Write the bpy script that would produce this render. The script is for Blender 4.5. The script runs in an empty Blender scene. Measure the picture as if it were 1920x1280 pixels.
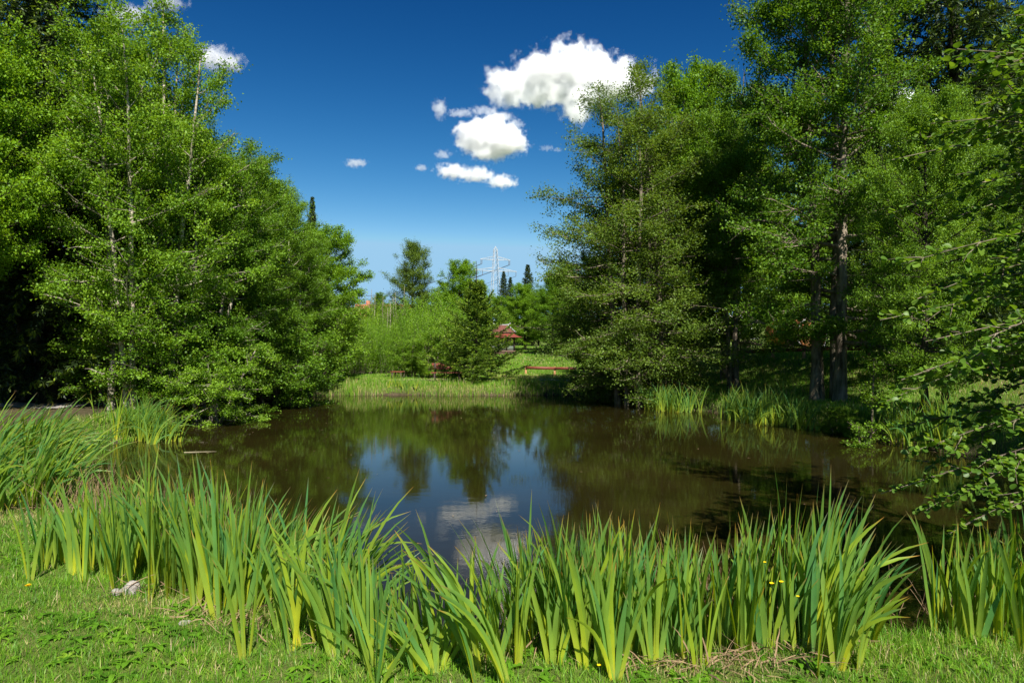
import bpy, math, random
import numpy as np
PI = math.pi
FAST_TREES = 1.0
sc = bpy.context.scene
col = sc.collection
F, EYE = 1280.0, 2.15            # focal length in picture pixels, eye height over the water

def pt(px, py, d):
    return np.array([(px-960)/F*d, d, EYE-(py-640)/F*d])
def ground_pt(px, py, z=0.42):
    d = (EYE-z)*F/(py-640)
    return (px-960)/F*d, d

# ------------------------------------------------------------------ helpers
def link(name, data=None, parent=None, loc=None):
    o = bpy.data.objects.new(name, data)
    col.objects.link(o)
    if parent is not None: o.parent = parent
    if loc is not None: o.location = loc
    return o
def tag(o, label=None, cat=None, group=None, kind=None):
    if label: o['label'] = label
    if cat: o['category'] = cat
    if group: o['group'] = group
    if kind: o['kind'] = kind
    return o
def thing(name, label, cat, loc, rz=0.0, group=None):
    o = link(name, None, None, loc)
    o.rotation_euler = (0, 0, rz); o.empty_display_size = .2
    return tag(o, label, cat, group)
def quads(name, V, Q, mat, fattr=None, pattr=None, smooth=False):
    V = np.ascontiguousarray(V, dtype=np.float32).reshape(-1, 3)
    Q = np.ascontiguousarray(Q, dtype=np.int32).reshape(-1, 4)
    me = bpy.data.meshes.new(name)
    me.vertices.add(len(V)); me.vertices.foreach_set('co', V.ravel())
    me.loops.add(len(Q)*4); me.loops.foreach_set('vertex_index', Q.ravel())
    me.polygons.add(len(Q)); me.polygons.foreach_set('loop_start', np.arange(len(Q), dtype=np.int32)*4)
    if smooth: me.polygons.foreach_set('use_smooth', np.ones(len(Q), dtype=bool))
    for k, a in (fattr or {}).items():
        at = me.attributes.new(k, 'FLOAT', 'FACE'); at.data.foreach_set('value', np.ascontiguousarray(a, dtype=np.float32))
    for k, a in (pattr or {}).items():
        at = me.attributes.new(k, 'FLOAT', 'POINT'); at.data.foreach_set('value', np.ascontiguousarray(a, dtype=np.float32))
    me.update(calc_edges=True)
    if mat: me.materials.append(mat)
    return me
def unit(a):
    return a/np.maximum(np.linalg.norm(a, axis=-1, keepdims=True), 1e-9)
def tubes(P, R, sides=5):
    """P [N,K,3], R [N,K] -> verts, quads"""
    N, K, _ = P.shape
    T = np.empty_like(P); T[:, 1:-1] = P[:, 2:]-P[:, :-2]; T[:, 0] = P[:, 1]-P[:, 0]; T[:, -1] = P[:, -1]-P[:, -2]
    T = unit(T)
    ref = np.where(np.abs(T[:, :1, 2:3]) > .8, np.array([[[1., 0, 0]]]), np.array([[[0, 0, 1.]]]))
    A = unit(np.cross(T, np.broadcast_to(ref, T.shape))); B = np.cross(T, A)
    ang = np.arange(sides)*2*PI/sides
    V = P[:, :, None, :]+R[:, :, None, None]*(A[:, :, None, :]*np.cos(ang)[None, None, :, None]+B[:, :, None, :]*np.sin(ang)[None, None, :, None])
    idx = np.arange(N*K*sides).reshape(N, K, sides)
    a = idx[:, :-1]; b = idx[:, 1:]
    Q = np.stack([a, np.roll(a, -1, 2), np.roll(b, -1, 2), b], -1)
    return V.reshape(-1, 3), Q.reshape(-1, 4)
def strips(P, S, W, Nn=None, fold=0.0):
    """three verts per row: P centre [N,K,3], S side unit [N,K,3], W half width [N,K]"""
    N, K, _ = P.shape
    off = S*W[..., None]
    lift = (Nn*(W*fold)[..., None]) if Nn is not None else 0
    V = np.stack([P-off+lift, P, P+off+lift], 2)
    idx = np.arange(N*K*3).reshape(N, K, 3)
    a = idx[:, :-1]; b = idx[:, 1:]
    Q = np.concatenate([np.stack([a[..., 0], a[..., 1], b[..., 1], b[..., 0]], -1)[:, :, None], np.stack([a[..., 1], a[..., 2], b[..., 2], b[..., 1]], -1)[:, :, None]], 2)
    return V.reshape(-1, 3), Q.reshape(-1, 4)
def join(parts):
    Vs, Qs, n = [], [], 0
    for V, Q in parts:
        Vs.append(V); Qs.append(Q+n); n += len(V)
    return np.concatenate(Vs), np.concatenate(Qs)
def box(cx, cy, cz, sx, sy, sz, rz=0.0):
    s = np.array([[-1, -1, -1], [1, -1, -1], [1, 1, -1], [-1, 1, -1], [-1, -1, 1], [1, -1, 1], [1, 1, 1], [-1, 1, 1]])*np.array([sx, sy, sz])/2
    c, n = math.cos(rz), math.sin(rz)
    v = np.stack([s[:, 0]*c-s[:, 1]*n, s[:, 0]*n+s[:, 1]*c, s[:, 2]], 1)+np.array([cx, cy, cz])
    q = np.array([[0, 3, 2, 1], [4, 5, 6, 7], [0, 1, 5, 4], [1, 2, 6, 5], [2, 3, 7, 6], [3, 0, 4, 7]])
    return v, q
def bar(p, q, w, sides=4):
    P = np.array([[p, q]], dtype=float)
    return tubes(P, np.full((1, 2), w/2*1.2), sides)
def part(name, VQ, mat, parent, loc=None, smooth=False, bevel=0):
    me = quads(name, VQ[0], VQ[1], mat, smooth=smooth)
    o = link(name, me, parent, loc)
    if bevel:
        m = o.modifiers.new('bevel', 'BEVEL'); m.width = bevel; m.segments = 2
    return o

# ------------------------------------------------------------------ materials
def nmat(name):
    m = bpy.data.materials.new(name); m.use_nodes = True
    nt = m.node_tree; nt.nodes.clear()
    out = nt.nodes.new('ShaderNodeOutputMaterial')
    return m, nt, out
def ramp(nt, stops, fac=None, interp='LINEAR'):
    r = nt.nodes.new('ShaderNodeValToRGB'); r.color_ramp.interpolation = interp
    while len(r.color_ramp.elements) < len(stops): r.color_ramp.elements.new(.5)
    for e, (p, c) in zip(r.color_ramp.elements, stops):
        e.position = p; e.color = (*c, 1)
    if fac is not None: nt.links.new(fac, r.inputs[0])
    return r.outputs[0]
def mixc(nt, f, a, b, mode='MIX'):
    m = nt.nodes.new('ShaderNodeMix'); m.data_type = 'RGBA'; m.blend_type = mode
    for s, v in ((m.inputs[0], f), (m.inputs[6], a), (m.inputs[7], b)):
        if hasattr(v, 'links'): nt.links.new(v, s)
        else: s.default_value = (*v, 1) if isinstance(v, tuple) else v
    return m.outputs[2]
def noise(nt, scale, detail=4, rough=.55, vec=None, dist=0.0):
    n = nt.nodes.new('ShaderNodeTexNoise'); n.inputs['Scale'].default_value = scale
    n.inputs['Detail'].default_value = detail; n.inputs['Roughness'].default_value = rough
    n.inputs['Distortion'].default_value = dist
    if vec is not None: nt.links.new(vec, n.inputs['Vector'])
    return n.outputs[0]
def attr(nt, name):
    a = nt.nodes.new('ShaderNodeAttribute'); a.attribute_name = name
    return a.outputs['Fac']
def objrand(nt):
    return nt.nodes.new('ShaderNodeObjectInfo').outputs['Random']
def obj_co(nt): return nt.nodes.new('ShaderNodeTexCoord').outputs['Object']
def math_(nt, op, a, b=0.0, c=None, clamp=False):
    m = nt.nodes.new('ShaderNodeMath'); m.operation = op; m.use_clamp = clamp
    for s, v in zip(m.inputs, (a, b) if c is None else (a, b, c)):
        if hasattr(v, 'links'): nt.links.new(v, s)
        else: s.default_value = v
    return m.outputs[0]
def bump(nt, h, strength=.3, dist=.02):
    b = nt.nodes.new('ShaderNodeBump'); b.inputs['Strength'].default_value = strength; b.inputs['Distance'].default_value = dist
    nt.links.new(h, b.inputs['Height']); return b.outputs[0]
def principled(nt, base, rough=.6, spec=.5, metal=0.0, normal=None):
    p = nt.nodes.new('ShaderNodeBsdfPrincipled')
    if hasattr(base, 'links'): nt.links.new(base, p.inputs['Base Color'])
    else: p.inputs['Base Color'].default_value = (*base, 1)
    if hasattr(rough, 'links'): nt.links.new(rough, p.inputs['Roughness'])
    else: p.inputs['Roughness'].default_value = rough
    p.inputs['Specular IOR Level'].default_value = spec; p.inputs['Metallic'].default_value = metal
    if normal is not None: nt.links.new(normal, p.inputs['Normal'])
    return p
def leaf_mat(name, stops, trans=(0.12, 0.24, 0.02), tw=.32, rough=.52, spec=.25, attrname='rnd', objvar=.25):
    m, nt, out = nmat(name)
    f = attr(nt, attrname)
    c = ramp(nt, stops, f)
    if objvar:
        o = ramp(nt, [(0, (1-objvar, 1-objvar*.8, 1-objvar)), (1, (1+objvar*.6, 1+objvar*.4, 1.0))], objrand(nt))
        c = mixc(nt, 1.0, c, o, 'MULTIPLY')
    p = principled(nt, c, rough, spec)
    t = nt.nodes.new('ShaderNodeBsdfTranslucent')
    tc = mixc(nt, 1.0, c, tuple(trans), 'MULTIPLY')
    nt.links.new(tc, t.inputs[0])
    mx = nt.nodes.new('ShaderNodeMixShader'); mx.inputs[0].default_value = tw
    nt.links.new(p.outputs[0], mx.inputs[1]); nt.links.new(t.outputs[0], mx.inputs[2])
    nt.links.new(mx.outputs[0], out.inputs[0])
    return m
def bark_mat(name, dark, light, scale=6, band=False):
    m, nt, out = nmat(name)
    co = obj_co(nt)
    mp = nt.nodes.new('ShaderNodeMapping'); nt.links.new(co, mp.inputs[0])
    mp.inputs['Scale'].default_value = (1, 1, .25) if not band else (.6, .6, 2.2)
    n = noise(nt, scale, 6, .65, mp.outputs[0])
    c = ramp(nt, [(.35, dark), (.62, light)], n)
    big = noise(nt, 1.3, 3, .5, co)
    c = mixc(nt, 1.0, c, ramp(nt, [(.35, (.6, .65, .5)), (.6, (1.1, 1.05, 1.0))], big), 'MULTIPLY')
    p = principled(nt, c, .9, .2, normal=bump(nt, n, .6, .03))
    nt.links.new(p.outputs[0], out.inputs[0]); return m
def plain(name, a, b=None, rough=.6, scale=8, metal=0, spec=.4, bumpy=.2):
    m, nt, out = nmat(name)
    n = noise(nt, scale, 5, .6, obj_co(nt))
    c = ramp(nt, [(.3, a), (.7, b or tuple(x*.75 for x in a))], n)
    p = principled(nt, c, rough, spec, metal, normal=bump(nt, n, bumpy, .01))
    nt.links.new(p.outputs[0], out.inputs[0]); return m

TR = (2.1, 1.9, .7)
M = {}
M['leaf_alder'] = leaf_mat('alder leaves', [(0, (.055, .122, .010)), (.5, (.112, .225, .016)), (1, (.195, .325, .028))], TR)
M['leaf_birch'] = leaf_mat('light leaves', [(0, (.062, .135, .010)), (.5, (.124, .245, .016)), (1, (.21, .345, .028))], TR)
M['leaf_bright'] = leaf_mat('bright spring leaves', [(0, (.070, .155, .009)), (.5, (.135, .270, .012)), (1, (.215, .350, .018))], TR)
M['leaf_dull'] = leaf_mat('dull olive leaves', [(0, (.066, .118, .016)), (.5, (.115, .190, .024)), (1, (.185, .27, .038))], TR)
M['needle'] = leaf_mat('spruce needles', [(0, (.014, .028, .010)), (.6, (.030, .056, .014)), (.80, (.085, .140, .016)), (1, (.16, .23, .022))], (1.5, 1.6, .7), .2, .5, .3)
M['needle_young'] = leaf_mat('young spruce needles', [(0, (.050, .10, .010)), (.5, (.105, .185, .018)), (1, (.24, .33, .03))], (1.5, 1.6, .7), .25, .5, .3)
M['leaf_near'] = leaf_mat('large alder leaves', [(0, (.050, .115, .012)), (.5, (.090, .180, .018)), (1, (.16, .26, .03))], TR, .36, .45, .3)
M['bark_alder'] = bark_mat('grey alder bark', (.055, .045, .032), (.26, .22, .17), 7)
M['bark_dark'] = bark_mat('dark bark', (.018, .014, .010), (.065, .055, .040), 9)
M['bark_pale'] = bark_mat('pale mottled bark', (.09, .07, .05), (.52, .47, .39), 5, True)

# ------------------------------------------------------------------ terrain
POND = [(-6.9, 27.5), (-3.5, 27.3), (-1.0, 27.0), (1.2, 27.6), (4.0, 26.6), (5.2, 24.6), (5.7, 22.0), (6.5, 20.0), (7.8, 17.1), (8.1, 15.6), (8.2, 14.0),
        (8.7, 12.8), (9.2, 11.3), (8.9, 9.4), (7.8, 7.6), (6.3, 6.2), (4.6, 5.1), (3.2, 4.62), (2.2, 4.42), (1.2, 4.5), (.2, 4.35), (-.55, 4.3), (-1.15, 4.55),
        (-1.9, 5.3), (-2.7, 5.9), (-3.6, 6.9), (-4.7, 8.2), (-6.0, 9.3), (-7.3, 10.7), (-7.9, 12.3), (-8.5, 14.0), (-8.45, 15.8), (-8.7, 18.0), (-9.0, 20.4), (-8.8, 23.2), (-8.2, 25.6)]
PD = np.array(POND)
def sdf(x, y):
    x = np.asarray(x, float); y = np.asarray(y, float)
    sh = x.shape; x = x.ravel(); y = y.ravel()
    best = np.full(x.shape, 1e9); inside = np.zeros(x.shape, bool)
    for i in range(len(PD)):
        a = PD[i]; b = PD[(i+1) % len(PD)]; e = b-a
        t = np.clip(((x-a[0])*e[0]+(y-a[1])*e[1])/(e@e), 0, 1)
        best = np.minimum(best, np.hypot(x-a[0]-t*e[0], y-a[1]-t*e[1]))
        c = ((a[1] > y) != (b[1] > y)) & (x < (b[0]-a[0])*(y-a[1])/(b[1]-a[1]+1e-12)+a[0])
        inside ^= c
    wob = .10*np.sin(x*1.9+y*.7)+.07*np.sin(x*4.3-y*3.1)+.05*np.sin(y*5.7+1.3)
    return (np.where(inside, -best, best)+wob).reshape(sh)
def sst(a, b, x):
    t = np.clip((x-a)/(b-a), 0, 1); return t*t*(3-2*t)
def hz(x, y):
    x = np.asarray(x, float); y = np.asarray(y, float)
    s = sdf(x, y)
    z = np.where(s < 0, np.maximum(-.7, s*.55), .42*sst(-.05, .62, s)**.8)
    z = z+1.3*sst(1.2, 8.5, s)*sst(5.5, 11, x)*sst(11, 24, y)
    z = z+1.1*sst(34, 80, y)*sst(1, 6, s)*(1-sst(5.5, 11, x)*sst(11, 24, y))
    z = z+.9*sst(2.5, 14, s)*sst(8, 14, -x)
    z = z+6.0*sst(85, 190, y)+7*sst(190, 420, y)+4*sst(40, 150, np.abs(x))
    z = z+np.where(s > .3, .03*np.sin(x*.9+1)*np.cos(y*1.1)+.015*np.sin(x*2.7+y*2.1), 0)
    return z
def hz1(x, y): return float(hz(np.array([x]), np.array([y]))[0])

def axis(lo, hi, step, far0, far1, n=26):
    mid = np.arange(lo, hi+1e-6, step)
    L = lo-np.geomspace(step*1.5, lo-far0, n)[::-1]; R = hi+np.geomspace(step*1.5, far1-hi, n)
    return np.concatenate([L, mid, R])
gx = axis(-16, 17, .14, -900, 900, 34); gy = axis(2.2, 40, .14, -300, 1500, 34)
X, Y = np.meshgrid(gx, gy); Z = hz(X, Y)
V = np.stack([X, Y, Z], -1).reshape(-1, 3)
idx = np.arange(len(V)).reshape(X.shape)
Q = np.stack([idx[:-1, :-1], idx[:-1, 1:], idx[1:, 1:], idx[1:, :-1]], -1)
m, nt, out = nmat('meadow soil and turf')
co = nt.nodes.new('ShaderNodeNewGeometry').outputs['Position']
n1 = noise(nt, .5, 5, .6, co); n2 = noise(nt, 7, 6, .7, co); n3 = noise(nt, 60, 4, .7, co)
turf = ramp(nt, [(.3, (.07, .13, .015)), (.5, (.12, .19, .025)), (.62, (.18, .20, .05)), (.75, (.24, .20, .09))], n1)
soil = ramp(nt, [(.3, (.028, .02, .012)), (.6, (.09, .065, .04)), (.8, (.2, .16, .11))], n2)
wood_ = attr(nt, 'wood')
c = mixc(nt, wood_, mixc(nt, ramp(nt, [(.42, (0, 0, 0)), (.62, (1, 1, 1))], n2), turf, (.10, .12, .03)), soil)
c = mixc(nt, 1.0, c, ramp(nt, [(.3, (.6, .6, .6)), (.7, (1.3, 1.3, 1.3))], n3), 'MULTIPLY')
p = principled(nt, c, .95, .15, normal=bump(nt, n3, .8, .03)); nt.links.new(p.outputs[0], out.inputs[0])
S_ = sdf(X, Y)
wood = np.clip(1-sst(.0, .45, S_), 0, 1)
wood = np.maximum(wood, sst(8.5, 10.5, -X)*sst(10, 12, Y)*.9*(1-sst(24, 27, Y)*(1-sst(9, 12, -X))))
wood = np.maximum(wood, .55*sst(11, 14, X)*(1-sst(20, 23, Y)))
me = quads('ground', V, Q, m, pattr={'wood': wood.ravel()}, smooth=True)
tag(link('ground', me), 'grassy banks and forest floor around the pond', 'ground', kind='structure')

# water
m, nt, out = nmat('pond water')
co = nt.nodes.new('ShaderNodeNewGeometry').outputs['Position']
mp = nt.nodes.new('ShaderNodeMapping'); nt.links.new(co, mp.inputs[0]); mp.inputs['Scale'].default_value = (1, 1.8, 1)
w1 = noise(nt, 3.2, 3, .5, mp.outputs[0]); w2 = noise(nt, .5, 2, .5, co)
w3 = noise(nt, 14, 2, .5, mp.outputs[0])
h = math_(nt, 'ADD', math_(nt, 'MULTIPLY', w1, math_(nt, 'MULTIPLY', w2, 1.0)), math_(nt, 'MULTIPLY', w3, .18))
mud = ramp(nt, [(.35, (.0125, .0108, .0024)), (.65, (.0185, .0150, .0036))], w2)
p = principled(nt, mud, .03, .34, normal=bump(nt, h, .05, .03)); p.inputs['IOR'].default_value = 1.33
nt.links.new(p.outputs[0], out.inputs[0])
me = quads('pond_water', np.array([[-14, 2.5, 0], [14, 2.5, 0], [14, 31, 0], [-14, 31, 0]]), [[0, 1, 2, 3]], m)
tag(link('pond_water', me), 'still brown pond water with reflections of the trees', 'water', kind='structure')

def ribbon(name, pts, width, mat, label, lift=.004, ny=9):
    pts = np.array(pts, float); n = 90
    t = np.linspace(0, len(pts)-1, n); x = np.interp(t, range(len(pts)), pts[:, 0]); y = np.interp(t, range(len(pts)), pts[:, 1])
    dx, dy = np.gradient(x), np.gradient(y); l = np.hypot(dx, dy); nx, nyv = -dy/l, dx/l
    u = np.linspace(-.5, .5, ny)
    Wd = width*(1+.12*np.sin(t*5.1))
    XX = x[:, None]+nx[:, None]*u*Wd[:, None]; YY = y[:, None]+nyv[:, None]*u*Wd[:, None]
    ZZ = hz(XX, YY)+lift+.022*(1-(2*u)**4)[None, :]
    i = np.arange(n*ny).reshape(n, ny)
    Qr = np.stack([i[:-1, :-1], i[:-1, 1:], i[1:, 1:], i[1:, :-1]], -1)
    me = quads(name, np.stack([XX, YY, ZZ], -1), Qr, mat, smooth=True)
    return tag(link(name, me), label, 'path', kind='structure')
M['gravel'] = plain('grey gravel', (.20, .18, .16), (.36, .33, .30), .95, 30, bumpy=.7)
M['sand'] = plain('sandy path', (.34, .27, .17), (.50, .42, .28), .95, 12, bumpy=.5)
ribbon('gravel_path', [(-30, 12.5), (-16, 16.8), (-12.2, 18.2), (-11, 20.5), (-10.8, 25), (-10, 30)], 1.5, M['gravel'], 'grey gravel path in the shade of the left wood')
ribbon('sand_path', [(-10, 30), (-7, 30.8), (-3, 30.6), (0, 31.0), (2, 31.6)], .9, M['sand'], 'sandy path along the far shore')

# ------------------------------------------------------------------ tree growing
def grow(rng, p0, d0, L, K, grav=0.0, wob=.15):
    N = len(p0); P = np.empty((N, K, 3)); P[:, 0] = p0; d = unit(d0.copy()); ds = (L/(K-1))[:, None]
    for k in range(1, K):
        d = unit(d+rng.normal(0, wob, (N, 3))+np.array([0, 0, 1.])*grav/(K-1))
        P[:, k] = P[:, k-1]+d*ds
    return P
def sample(P, s):
    """P [N,K,3], s [N] in 0..1"""
    N, K, _ = P.shape; f = s*(K-1); i = np.clip(f.astype(int), 0, K-2); w = (f-i)[:, None]; r = np.arange(N)
    a, b = P[r, i], P[r, i+1]
    return a*(1-w)+b*w, unit(b-a)
def rhombs(rng, C, A, Nn, l, w, bend=.25):
    S = unit(np.cross(A, Nn)); N2 = np.cross(S, A)
    l = l[:, None]; w = w[:, None]
    V = np.stack([C, C+A*l*.45+S*w*.5+N2*w*bend, C+A*l, C+A*l*.45-S*w*.5+N2*w*bend], 1)
    return V.reshape(-1, 3), np.arange(len(C)*4).reshape(-1, 4)
PROF = {
    'oval': lambda t: np.clip(np.sin(PI*np.clip(t*.86+.10, 0, 1))**.6, .1, 1),
    'cone': lambda t: np.clip((1-t)**.62*(.55+.45*sst(0, .18, t)), .07, 1),
    'ash': lambda t: np.clip((1-t**1.5)**.75*(.78+.22*sst(0, .15, t)), .09, 1),
    'wide': lambda t: np.clip((1-t**2.2)**.6*(.75+.25*sst(0, .2, t)), .12, 1),
}
def leafy(rng, stems, H, R, prof='oval', u0=.2, nprim=60, nsec=8, nleaf=40000, leaf=(.06, .045), el=(0, 55), grav=.3, jit=.13,
          r0=.1, pull=.5, secl=.42, tertiary=True, flat=.5):
    tv, lv = [], []
    secP, secL, secR = [], [], []
    zb = H*u0
    for (bx, by, tx, ty, tz, rr) in stems:
        K = 12; u = np.linspace(0, 1, K)
        T = np.stack([bx+(tx-bx)*u**1.15, by+(ty-by)*u**1.15, tz*u], 1)
        T[1:, :2] += np.cumsum(rng.normal(0, .03*H/10, (K-1, 2)), 0)
        T[0, 2] = -.3
        rad = rr*(1-u)**.75+.012; rad[0] *= 1.45
        tv.append(tubes(T[None], rad[None], 8))
        n = max(6, int(nprim/len(stems)))
        uu = np.sort(u0+(1-u0-.015)*rng.random(n)**.9)
        p0, tan = sample(np.repeat(T[None], n, 0), uu)
        zr = np.clip((p0[:, 2]-zb)/(H-zb), 0, 1)
        az = rng.random()*6.28+np.arange(n)*2.4+rng.normal(0, .3, n)
        L = R*PROF[prof](zr)*rng.uniform(.65, 1.12, n)
        if len(stems) > 1:
            L *= .8
        e = np.radians(el[0]+(el[1]-el[0])*zr**1.3+rng.normal(0, 9, n))
        d = np.stack([np.cos(az)*np.cos(e), np.sin(az)*np.cos(e), np.sin(e)], 1)
        if len(stems) > 1:
            d = unit(d+pull*np.array([[tx, ty, 0]])/max(R, .1))
        Pp = grow(rng, p0, d, L, 7, grav, .10)
        pr = np.interp(uu, u, rad)*.42
        tv.append(tubes(Pp, np.maximum(pr[:, None]*(1-np.linspace(0, 1, 7))[None]**.9, .004), 4))
        ns = nsec
        ii = np.repeat(np.arange(n), ns); s = .18+.82*rng.random(len(ii))
        q0, tg = sample(Pp[ii], s)
        sgn = rng.choice([-1, 1], len(ii)); a = sgn*np.radians(rng.uniform(22, 75, len(ii)))
        dd = np.stack([tg[:, 0]*np.cos(a)-tg[:, 1]*np.sin(a), tg[:, 0]*np.sin(a)+tg[:, 1]*np.cos(a), tg[:, 2]*.7+rng.normal(0, .28, len(ii))], 1)
        Ls = L[ii]*secl*(1.15-.75*s)*rng.uniform(.6, 1.25, len(ii))+.08
        Ps = grow(rng, q0, unit(dd), Ls, 5, grav*.6, .16)
        tv.append(tubes(Ps, np.maximum((pr[ii]*.35)[:, None]*(1-np.linspace(0, 1, 5))[None], .0022), 3))
        secP.append(Ps); secL.append(Ls)
    secP = np.concatenate(secP); secL = np.concatenate(secL)
    w = secL**1.0*rng.uniform(.04, 1, len(secL))**1.9; w /= w.sum()
    ii = rng.choice(len(secL), nleaf, p=w)
    s = rng.uniform(.12, 1.0, nleaf)
    C, tg = sample(secP[ii], s)
    C = C+rng.normal(0, 1, (nleaf, 3))*jit*np.array([1, 1, .6])
    A = unit(tg*.5+rng.normal(0, .7, (nleaf, 3))+np.array([0, 0, -.25]))
    Nn = unit(rng.normal(0, 1, (nleaf, 3))*flat+np.array([0, 0, 1.]))
    Nn = unit(Nn-A*(Nn*A).sum(1, keepdims=True))
    sz = rng.uniform(.65, 1.25, nleaf)
    V, Q = rhombs(rng, C, A, Nn, leaf[0]*sz, leaf[1]*sz)
    sr = rng.random(len(secL))
    rnd = np.clip(.5*sr[ii]+.5*rng.random(nleaf), 0, 1)
    return join(tv), (V, Q, rnd)
def spruce(rng, H, R, nneed=60000, r0=.16, gap=.32, zb=.03, droop=-1.0, frond=(.10, .032), bright=.12, leader=.0, tipup=.5):
    tv = []
    u = np.linspace(0, 1, 12); T = np.stack([np.cumsum(rng.normal(0, .006*H, 12))*.2, np.cumsum(rng.normal(0, .006*H, 12))*.2, u*H], 1); T[0, 2] = -.3
    rad = r0*(1-u)**.9+.008
    tv.append(tubes(T[None], rad[None], 8))
    zs = np.arange(max(.25, zb*H), H*(1-leader)-.1, gap*1.0)
    zz = np.repeat(zs, 6)+rng.uniform(-gap*.45, gap*.45, len(zs)*6); n = len(zz)
    t = np.clip(zz/(H*(1-leader)), 0, 1)
    p0, _ = sample(np.repeat(T[None], n, 0), np.clip(zz/H, 0, .99))
    az = np.arange(n)*2*PI/6+np.repeat(np.arange(len(zs))*.55, 6)+rng.normal(0, .2, n)
    L = (R*(1-t)**.8*(.8+.2*sst(0, .12, t))+.12)*rng.uniform(.7, 1.12, n)
    e = np.radians(-12+52*t**2+rng.normal(0, 6, n))
    d = np.stack([np.cos(az)*np.cos(e), np.sin(az)*np.cos(e), np.sin(e)], 1)
    Pp = grow(rng, p0, d, L, 8, tipup, .05)
    tv.append(tubes(Pp, np.maximum((r0*.16*(1-t)[:, None]+.01)*(1-np.linspace(0, 1, 8))[None], .004), 4))
    ns = 12
    ii = np.repeat(np.arange(n), ns); s = np.tile(np.linspace(.15, .98, ns), n)+rng.normal(0, .02, n*ns); s = np.clip(s, .08, .99)
    q0, tg = sample(Pp[ii], s)
    a = np.tile([-1, 1], n*ns//2+1)[:n*ns]*np.radians(rng.uniform(45, 65, n*ns))
    dd = np.stack([tg[:, 0]*np.cos(a)-tg[:, 1]*np.sin(a), tg[:, 0]*np.sin(a)+tg[:, 1]*np.cos(a), tg[:, 2]+droop*.25*rng.random(n*ns)], 1)
    Ls = (.40*L[ii]*(1.05-s)+.10)*rng.uniform(.7, 1.2, n*ns)
    Ps = grow(rng, q0, unit(dd), Ls, 5, droop, .06)
    P_all = [(Ps, Ls, ii), (Pp, L*.35, np.arange(n))]
    # resample primaries to K=5
    Pr = Pp[:, [0, 2, 4, 6, 7]]
    SP = np.concatenate([Ps, Pr]); SL = np.concatenate([Ls, L*.6]); 
    w = SL/SL.sum(); jj = rng.choice(len(SL), nneed, p=w); s = rng.uniform(.03, 1.0, nneed)
    C, tg = sample(SP[jj], s)
    C = C+rng.normal(0, 1, (nneed, 3))*.018
    sidev = unit(rng.normal(0, 1, (nneed, 3))*np.array([1, 1, .6]))
    A = unit(tg*1.0+sidev*.75+np.array([0, 0, .08]))
    Nn = unit(rng.normal(0, 1, (nneed, 3))*.6+np.array([0, 0, 1.])); Nn = unit(Nn-A*(Nn*A).sum(1, keepdims=True))
    sz = rng.uniform(.6, 1.2, nneed)
    V, Q = rhombs(rng, C, A, Nn, frond[0]*sz, frond[1]*sz, .1)
    tip = (s > .8)
    rnd = np.clip(rng.random(nneed)*.75+tip*rng.random(nneed)*bright*3, 0, 1)
    return join(tv), (V, Q, rnd)
def shoots(rng, n, H, spread, nleaf, leaf=(.09, .018), lean=.25):
    a = rng.random(n)*6.28; r = np.sqrt(rng.random(n))*spread
    p0 = np.stack([np.cos(a)*r, np.sin(a)*r, np.full(n, -.1)], 1)
    d = unit(np.stack([np.cos(a)*lean*r/spread+rng.normal(0, .08, n), np.sin(a)*lean*r/spread+rng.normal(0, .08, n), np.ones(n)], 1))
    L = H*rng.uniform(.55, 1.05, n)*(1-.35*(r/spread)**2)
    P = grow(rng, p0, d, L, 8, .15, .05)
    tv = [tubes(P, np.maximum(.014*(1-np.linspace(0, 1, 8))[None]*np.ones((n, 1)), .003), 4)]
    w = L/L.sum(); ii = rng.choice(n, nleaf, p=w); s = rng.uniform(.08, 1, nleaf)**.8
    C, tg = sample(P[ii], s); C = C+rng.normal(0, .07, (nleaf, 3))
    A = unit(tg*.8+rng.normal(0, .45, (nleaf, 3)))
    Nn = unit(rng.normal(0, 1, (nleaf, 3))); Nn = unit(Nn-A*(Nn*A).sum(1, keepdims=True))
    sz = rng.uniform(.6, 1.2, nleaf); V, Q = rhombs(rng, C, A, Nn, leaf[0]*sz, leaf[1]*sz)
    sr = rng.random(n)
    return join(tv), (V, Q, .5*sr[ii]+.5*rng.random(nleaf))

PROTO = {}
def proto(key, name, gen, bark, leafm, H):
    (tv, tq), (lv, lq, rnd) = gen
    a = quads(name+' trunk', tv, tq, M[bark], smooth=True)
    b = quads(name+' crown', lv, lq, M[leafm], fattr={'rnd': rnd})
    PROTO[key] = (name, a, b, H)
def plant(key, px, d, H, label, cat='tree', group=None, rz=None, wide=1.0, x=None, z=None, crown='crown', trunk='trunk', name=None, tilt=None):
    nm, a, b, H0 = PROTO[key]
    if x is None: x = (px-960)/F*d
    z = hz1(x, d)-.03 if z is None else z
    o = thing(name or nm, label, cat, (x, d, z), rz if rz is not None else (px*.7183) % 6.28, group)
    s = H/H0; o.scale = (s*wide, s*wide, s)
    if tilt: o.rotation_euler[0], o.rotation_euler[1] = tilt
    link(trunk, a, o); link(crown, b, o)
    return o
R_ = lambda s: np.random.default_rng(s)
rng = R_(5)
def cluster(n, spread, top, H, r, seed):
    g = R_(seed); L = []
    for i in range(n):
        a = i*6.28/n+g.normal(0, .3); s = spread*g.uniform(.5, 1); t = top*g.uniform(.4, 1)
        L.append((math.cos(a)*s, math.sin(a)*s, math.cos(a)*t, math.sin(a)*t, H*g.uniform(.78, 1), r*g.uniform(.7, 1.1)))
    L[0] = (L[0][0], L[0][1], L[0][2]*.3, L[0][3]*.3, H, r)
    return L
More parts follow.
